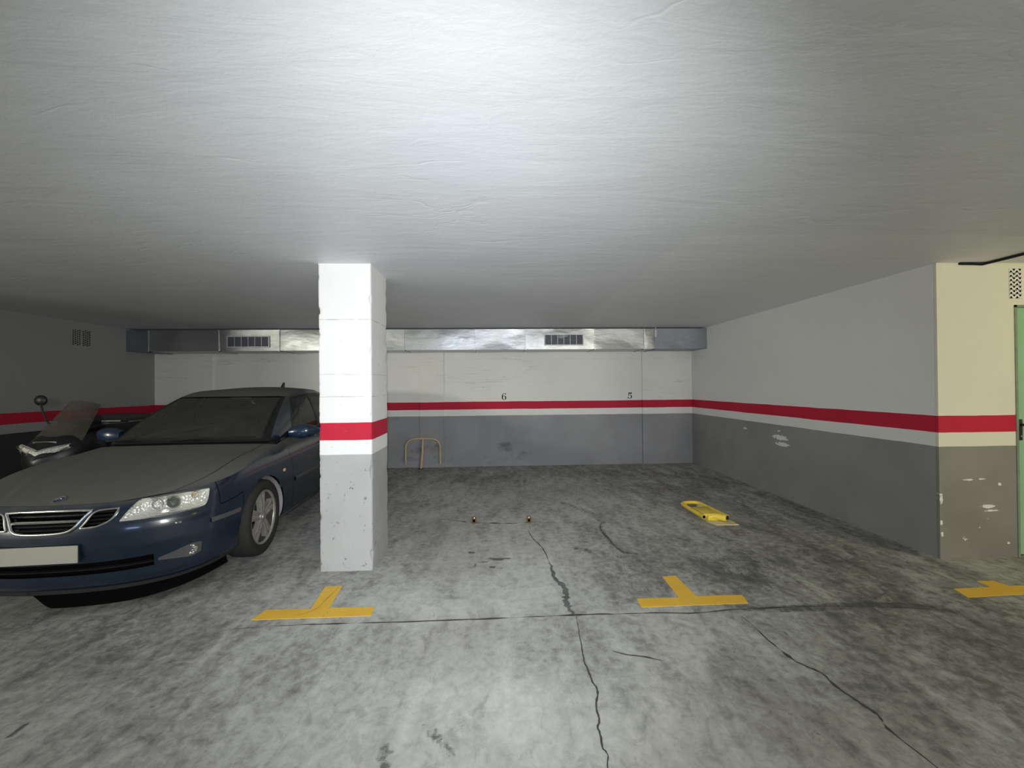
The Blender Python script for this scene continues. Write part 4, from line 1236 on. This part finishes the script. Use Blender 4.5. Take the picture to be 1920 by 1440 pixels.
# ---- wheels
def wheel_parts(cx, cy, steer, name):
    side = 1 if cx > 0 else -1
    w = empty(name, (cx, cy, .322)); w.parent = car
    w.rotation_euler = (0, 0, steer + (0 if side > 0 else pi))
    m = MB()
    m.lathe([(-.095, .225), (-.105, .245), (-.108, .275), (-.100, .302), (-.085, .315), (-.04, .3215), (.04, .3215), (.085, .315), (.100, .302), (.108, .275), (.105, .245), (.095, .228), (.086, .224)], 64, 'x')
    for g in (-.045, 0, .045):
        pass
    m.build('tyre', M['rubber'], w, angle=70)
    m = MB()
    m.lathe([(.088, .226), (.094, .231), (.098, .226), (.094, .216), (.082, .211)], 64, 'x')
    m.build('rim', M['alloy'], w, angle=60)
    m = MB(); m.lathe([(.0825, .2112), (.06, .204), (.02, .198), (-.08, .198), (-.095, .226)], 64, 'x'); m.build('rim_barrel', M['brake_dust'], w, angle=60)
    m = MB(); m.lathe([(-.02, .0), (-.02, .198)], 40, 'x'); m.build('brake_shadow_plate', M['void'], w)
    m = MB(); m.lathe([(.0, .06), (.0, .150), (.012, .150), (.012, .06)], 40, 'x'); m.build('brake_disc', M['brake_dust'], w)
    for k in range(5):
        ang = 2 * pi * k / 5 + .30
        m = MB()
        rows = []
        for r, hw, xo in ((.030, .028, .082), (.07, .033, .090), (.12, .038, .089), (.165, .046, .086), (.195, .054, .083), (.213, .070, .081)):
            rows.append([(xo - .040, r, -hw * 1.06), (xo - .006, r, -hw), (xo, r, -hw * .82), (xo + .001, r, -hw * .35), (xo - .007, r, 0), (xo + .001, r, hw * .35), (xo, r, hw * .82), (xo - .006, r, hw), (xo - .040, r, hw * 1.06)])
        m.grid(rows, close_v=True)
        m.v = [(x, u * cos(ang) - v * sin(ang), u * sin(ang) + v * cos(ang)) for x, u, v in m.v]
        m.build('spoke', M['alloy'], w, angle=35)
    m = MB(); m.lathe([(.070, .055), (.090, .052), (.094, .035), (.092, .030), (.096, .028), (.098, .0)], 32, 'x'); m.build('hub_cap', M['alloy'], w, angle=35)
    for k in range(5):
        a = 2 * pi * k / 5 + .30 + pi / 5
        m = MB(); m.lathe([(.06, .009), (.086, .009), (.088, .0)], 10, 'x', (0, .044 * cos(a), .044 * sin(a))); m.build('wheel_nut', M['duct_dull'], w)
    return w
STEER = radians(2)
wheel_parts(.762, WY1, STEER, 'front_wheel'); wheel_parts(-.762, WY1, STEER, 'front_wheel')
wheel_parts(.755, WY2, 0, 'rear_wheel'); wheel_parts(-.755, WY2, 0, 'rear_wheel')
# arch liners
for side in (1, -1):
    for wy in (WY1, WY2):
        m = MB()
        rows = []
        for k in range(41):
            t = lerp(-.30, pi + .30, k / 40)
            yy, zz = wy + (WR + .004) * cos(t), max(.17, WZ + (WR + .004) * sin(t))
            xo = S(arc_at_y(yy), max(zz, .22), -.010 - .03 * max(0., sin(t)) ** 2 - (.05 if cos(t) < -.2 else 0.)).x
            rows.append([(side * x, yy, zz) for x in (xo, .79, .70, .56)])
        m.grid(rows)
        m.build('wheel_arch_liner', M['dusty_liner'], car, angle=50)
        m = MB(); m.prism([(wy + (WR + .012) * cos(t), max(.17, WZ + (WR + .012) * sin(t))) for t in [lerp(-.4, pi + .4, k / 30) for k in range(31)]], side * .555, side * .56, 'yz'); m.build('arch_inner', M['void'], car, smooth=False)

# ---- cabin seen dimly through the glass
m = MB(); m.box(-.70, .70, 1.40, 4.1, .40, .44); m.build('cabin_floor', M['black_matte'], car, smooth=False)
m = MB(); m.grid([[(x, 1.22 + .2 * abs(x / .7) ** 3, .925), (x, 1.60, .955), (x, 1.85, .93), (x, 1.90, .66)] for x in [lerp(-.68, .68, k / 20) for k in range(21)]]); m.build('dashboard', M['black_matte'], car)
m = MB(); ring = [(.36 + .185 * cos(t), 1.98 + .06 * sin(t), .93 + .175 * sin(t)) for t in [2 * pi * k / 32 for k in range(32)]]; m.tube(ring, .015, 10, closed=True); sw = m.build('steering_wheel', M['black'], car)
m = MB(); m.tube([(.36, 1.86, .86), (.36, 1.97, .93)], .04, 12); m.tube([(.19, 1.98, .93), (.53, 1.98, .93)], .016, 8); m.build('steering_boss', M['black'], sw)
def seat(x, y, w):
    s = empty('car_seat', (x, y, 0)); s.parent = car
    m = MB(); m.box(-w, w, -.28, .25, .44, .62); m.build('seat_cushion', M['seat'], s, bevel=.05, bseg=3)
    m = MB(); q = Matrix.Translation((0, .27, .60)) @ Matrix.Rotation(radians(-18), 4, 'X'); m.box(-w, w, -.06, .06, 0, .60, q); m.build('seat_back', M['seat'], s, bevel=.05, bseg=3)
    m = MB(); q = Matrix.Translation((0, .48, 1.19)) @ Matrix.Rotation(radians(-12), 4, 'X')
    for hx in ((0,) if w < .4 else (-.38, .38)): m.box(hx - .13, hx + .13, -.045, .045, 0, .17, q)
    m.build('headrest', M['seat'], s, bevel=.035, bseg=3)
seat(.36, 2.42, .25); seat(-.36, 2.42, .25); seat(0, 3.28, .62)
m = MB(); m.box(-.12, .12, 2.10, 2.13, 1.25, 1.31); m.build('inside_mirror', M['black'], car, bevel=.012)
m = MB(); m.grid([[(x, 3.55, .98), (x, 3.95, 1.03)] for x in (-.66, 0, .66)]); m.build('parcel_shelf', M['seat'], car)
m = MB()
for s in (1, -1):
    m.grid([[(s * .70, y, .42), (s * .715, y, .92)] for y in (1.6, 2.2, 3.0, 3.7)])
m.build('door_card', M['seat'], car)

# ------------------------------------------------------------------ black maxi scooter by the dark side wall
SX, SY, SRZ = -4.50, 4.10, radians(3)
sc = tag(empty('scooter', (SX, SY, 0), SRZ), 'black motor scooter with smoked windscreen, half hidden behind the car by the dark wall', 'scooter')
def loft(secs, n=20, e=.75, caps=True):
    """secs: (y, half width, z0, z1[, ycurve])"""
    rows = []
    for s in secs:
        y, w, z0, z1 = s[:4]
        lean = s[4] if len(s) > 4 else 0.
        row = []
        for k in range(n):
            t = 2 * pi * k / n
            c, sn = cos(t), sin(t)
            f = lambda v: abs(v) ** e * (1 if v > 0 else -1)
            zz = (z0 + z1) / 2 + (z1 - z0) / 2 * f(sn)
            row.append((w * f(c), y + lean * f(sn), zz))
        rows.append(row)
    m = MB(); m.grid(rows, close_v=True)
    if caps:
        m.add(rows[0], [tuple(range(n))]); m.add(rows[-1], [tuple(range(n))])
    return m
def sp(mb, name, mat, par=sc, **k): return mb.build(name, mat, par, **k)
# wheels
for y, r, nm in ((.24, .275, 'front_wheel'), (1.68, .265, 'rear_wheel')):
    w = empty(nm, (0, y, r)); w.parent = sc
    m = MB(); m.lathe([(-.05, r - .085), (-.062, r - .05), (-.045, r - .012), (0, r), (.045, r - .012), (.062, r - .05), (.05, r - .085)], 40, 'x'); m.build('tyre', M['rubber'], w)
    m = MB(); m.lathe([(-.05, r - .085), (-.03, r - .10), (.03, r - .10), (.05, r - .085)], 40, 'x'); m.build('rim', M['scooter_grey'], w)
    for k in range(5):
        a = 2 * pi * k / 5
        m = MB(); m.tube([(0, .03 * cos(a), .03 * sin(a)), (0, (r - .10) * cos(a), (r - .10) * sin(a))], [.022, .016], 8); m.build('spoke', M['scooter_grey'], w)
    m = MB(); m.tube([(-.07, 0, 0), (.07, 0, 0)], .03, 12); m.build('hub', M['scooter_grey'], w)
# front mudguard
rows = [[(x, .24 + .305 * cos(t), .275 + .305 * sin(t) - abs(x) ** 2 * 6) for x in (-.075, -.04, 0, .04, .075)] for t in [lerp(.25, pi - .1, k / 16) for k in range(17)]]
m = MB(); m.grid(rows); sp(m, 'front_mudguard', M['scooter_body'])
for s in (1, -1):
    m = MB(); m.tube([(s * .085, .24, .275), (s * .085, .42, .80)], [.026, .030], 12); sp(m, 'fork_leg', M['scooter_grey'])
# fairing
m = loft([(.02, .03, .70, .76), (.06, .12, .64, .83), (.14, .22, .58, .93), (.24, .275, .48, 1.00), (.36, .30, .38, 1.04), (.48, .285, .30, 1.06), (.56, .24, .28, 1.04)], 24, .8)
sp(m, 'front_fairing', M['scooter_body'])
m = loft([(.52, .20, .24, .42), (.80, .22, .20, .40), (1.10, .22, .22, .44), (1.30, .20, .28, .52)], 20, .7); sp(m, 'footboard', M['scooter_grey'])
m = loft([(.98, .12, .40, .66), (1.10, .18, .34, .74), (1.35, .20, .36, .78), (1.70, .19, .44, .82), (2.00, .14, .58, .86), (2.12, .06, .70, .86)], 22, .75); sp(m, 'rear_body', M['scooter_body'])
m = loft([(.96, .08, .70, .76), (1.06, .15, .68, .82), (1.30, .17, .70, .82), (1.48, .17, .74, .86), (1.52, .16, .80, .92), (1.80, .15, .82, .93), (1.98, .08, .84, .91)], 22, .8); sp(m, 'saddle', M['black_matte'])
# twin headlamp: a wide V
hl = empty('headlight', (0, 0, 0)); hl.parent = sc
for s in (1, -1):
    rows = []
    for k in range(13):
        t = k / 12
        x = lerp(.0, .225, t); y = .055 + .55 * x * x + .28 * x
        zc = .785 + .10 * t; hh = lerp(.062, .018, t ** 1.5)
        rows.append([(s * x, y - .030 * cos(pi * (q / 8 - .5)) - .012, zc + hh * sin(pi * (q / 8 - .5))) for q in range(9)])
    m = MB(); m.grid([[(p[0], p[1] + .028, p[2]) for p in r] for r in rows]); sp(m, 'reflector', M['scooter_reflector'], hl)
    m = MB(); m.grid(rows); sp(m, 'lens', M['lens'], hl)
    for bx in (.06, .15):
        m = MB(); m.lathe([(0, .0), (-.012, .022), (-.035, .034)], 18, 'y', (s * bx, .075 + .55 * bx * bx + .28 * bx, .785 + .42 * bx)); sp(m, 'lamp_bowl', M['reflector'], hl)
# windscreen
rows = []
for i in range(17):
    u = lerp(-1, 1, i / 16)
    rows.append([(u * lerp(.24, .17, v) * (1 if v < .9 else .93), .16 + .30 * v + .10 * u * u, lerp(.92, 1.33, v) - .05 * u * u * v) for v in [k / 10 for k in range(11)]])
m = MB(); m.grid(rows); sp(m, 'windscreen', M['smoke_screen'])
# handlebar, grips, levers, mirrors
hb = sp(MB().tube(catmull([(-.36, .62, 1.10), (-.22, .55, 1.10), (0, .50, 1.08), (.22, .55, 1.10), (.36, .62, 1.10)], 6), .014, 10), 'handlebar', M['black'])
for s in (1, -1):
    sp(MB().tube([(s * .24, .56, 1.10), (s * .38, .63, 1.10)], .022, 12), 'grip', M['black_matte'], hb)
    sp(MB().tube([(s * .22, .50, 1.10), (s * .37, .55, 1.095)], .008, 8), 'brake_lever', M['alloy'], hb)
mr = empty('rear_view_mirror', (0, 0, 0)); mr.parent = sc
sp(MB().tube(catmull([(-.20, .42, 1.04), (-.24, .39, 1.16), (-.262, .37, 1.30)], 5), .009, 8), 'mirror_stem', M['black'], mr)
m = MB(); m.lathe([(-.022, .0), (-.016, .036), (.0, .054), (.016, .056), (.018, .050), (.018, .0)], 24, 'y', (0, 0, 0))
m.v = [(-.268 + x * 1.05, .37 + y, 1.335 + z) for x, y, z in m.v]; sp(m, 'mirror_head', M['black'], mr)
rows = []
for y, x, w, h in ((.50, .16, .05, .05), (.54, .24, .075, .085), (.64, .40, .07, .08), (.74, .54, .045, .055), (.77, .585, .01, .015)):
    rows.append([(x + w * .35 * cos(t) , y + w * .6 * cos(t), 1.135 + h * .5 * sin(t)) for t in [2 * pi * k / 16 for k in range(16)]])
m = MB(); m.grid(rows, close_v=True); m.add(rows[0], [tuple(range(16))]); sp(m, 'hand_guard', M['black_matte'])
m = loft([(.36, .20, 1.00, 1.06), (.50, .22, .98, 1.12), (.62, .15, 1.00, 1.10)], 18, .8); sp(m, 'dash_cowl', M['black'])
sp(MB().tube([(.10, 1.30, .25), (.16, 1.60, .30), (.18, 1.98, .42)], [.03, .05, .055], 14), 'silencer', M['scooter_grey'])
sp(MB().tube([(-.1, 1.1, .22), (-.22, 1.15, .0)], .012, 8), 'side_stand', M['black'])
sp(MB().box(-.11, .11, .135, .150, .89, .93), 'fairing_vent', M['scooter_grey'], bevel=.004)

# ------------------------------------------------------------------ light and camera
def area(name, loc, target, sx, sy, power, col, spread=180):
    l = bpy.data.lights.new(name, 'AREA'); l.shape = 'RECTANGLE'; l.size = sx; l.size_y = sy; l.energy = power; l.color = col
    l.spread = radians(spread)
    o = bpy.data.objects.new(name, l); o.location = loc
    o.rotation_euler = (Vector(target) - Vector(loc)).to_track_quat('-Z', 'Y').to_euler()
    return link(o)
def point(name, loc, power, col, r=.03):
    l = bpy.data.lights.new(name, 'POINT'); l.energy = power; l.color = col; l.shadow_soft_size = r
    o = bpy.data.objects.new(name, l); o.location = loc
    return link(o)
def spot(name, loc, target, power, col, ang, blend, r=.02):
    l = bpy.data.lights.new(name, 'SPOT'); l.energy = power; l.color = col; l.shadow_soft_size = r; l.spot_size = radians(ang); l.spot_blend = blend
    o = bpy.data.objects.new(name, l); o.location = loc
    o.rotation_euler = (Vector(target) - Vector(loc)).to_track_quat('-Z', 'Y').to_euler()
    return link(o)
LIGHTS = {}
LIGHTS['torch'] = spot('phone_torch', (0, -.05, 1.5), (-.25, 3, 1.45), 297, (.92, .98, 1.0), 112, 1.0)
LIGHTS['torch_fill'] = spot('torch_fill_spot', (0, -.05, 1.5), (-.15, 3, 1.35), 92, (.74, .72, 1.0), 75, 1.0)  # extra spot added at the torch to brighten the middle; no source of its own
LIGHTS['left'] = area('garage_lamp_left', (-8.5, -3.5, 1.9), (-3, 6, 1.0), 1.2, .4, 258, (1.0, .97, .83))
LIGHTS['behind'] = area('garage_lamp_behind', (3.8, -4.6, 1.8), (0, 6, 1.2), 1.2, .4, 175, (1.0, .95, .82))
LIGHTS['low'] = area('fill_light_low', (-1.0, -6.0, .9), (0, 6, 2.2), 1.6, .5, 40, (.45, .62, 1.0))  # unseen bluish fill added low behind the camera, not a lamp of the garage
LIGHTS['right'] = area('stair_lamp_right', (5.2, 1.2, 2.38), (4.2, 2.8, .8), .5, .3, 14.5, (1.0, .87, .22))

w = bpy.data.worlds.new('garage_dark'); SC.world = w; w.use_nodes = True
bgn = w.node_tree.nodes.get('Background') or w.node_tree.nodes.new('ShaderNodeBackground')
bgn.inputs[0].default_value = (.5, .52, .5, 1); bgn.inputs[1].default_value = .0

def cam_basis(yaw, pitch, roll):
    fwd = Vector((sin(yaw) * cos(pitch), cos(yaw) * cos(pitch), sin(pitch)))
    right = Vector((cos(yaw), -sin(yaw), 0)); up = right.cross(fwd)
    r = right * cos(roll) + up * sin(roll); u = -right * sin(roll) + up * cos(roll)
    return r, u, fwd
cd = bpy.data.cameras.new('camera'); cam = link(bpy.data.objects.new('camera', cd))
cd.sensor_fit = 'HORIZONTAL'; cd.sensor_width = 36; cd.lens = 760 * 36 / 1920; cd.clip_start = .02
r, u, f = cam_basis(.0403, .0055, -.009)
cam.matrix_world = Matrix(((r.x, u.x, -f.x, 0), (r.y, u.y, -f.y, 0), (r.z, u.z, -f.z, 1.44), (0, 0, 0, 1)))
SC.camera = cam
vs = SC.view_settings
vs.view_transform = 'Standard'; vs.look = 'None'; vs.gamma = 1.0; vs.exposure = 0.0; vs.use_curve_mapping = False
SC.cycles.max_bounces = 8; SC.cycles.diffuse_bounces = 7; SC.cycles.transparent_max_bounces = 12
SC.cycles.sample_clamp_indirect = 4.0; SC.cycles.use_denoising = True
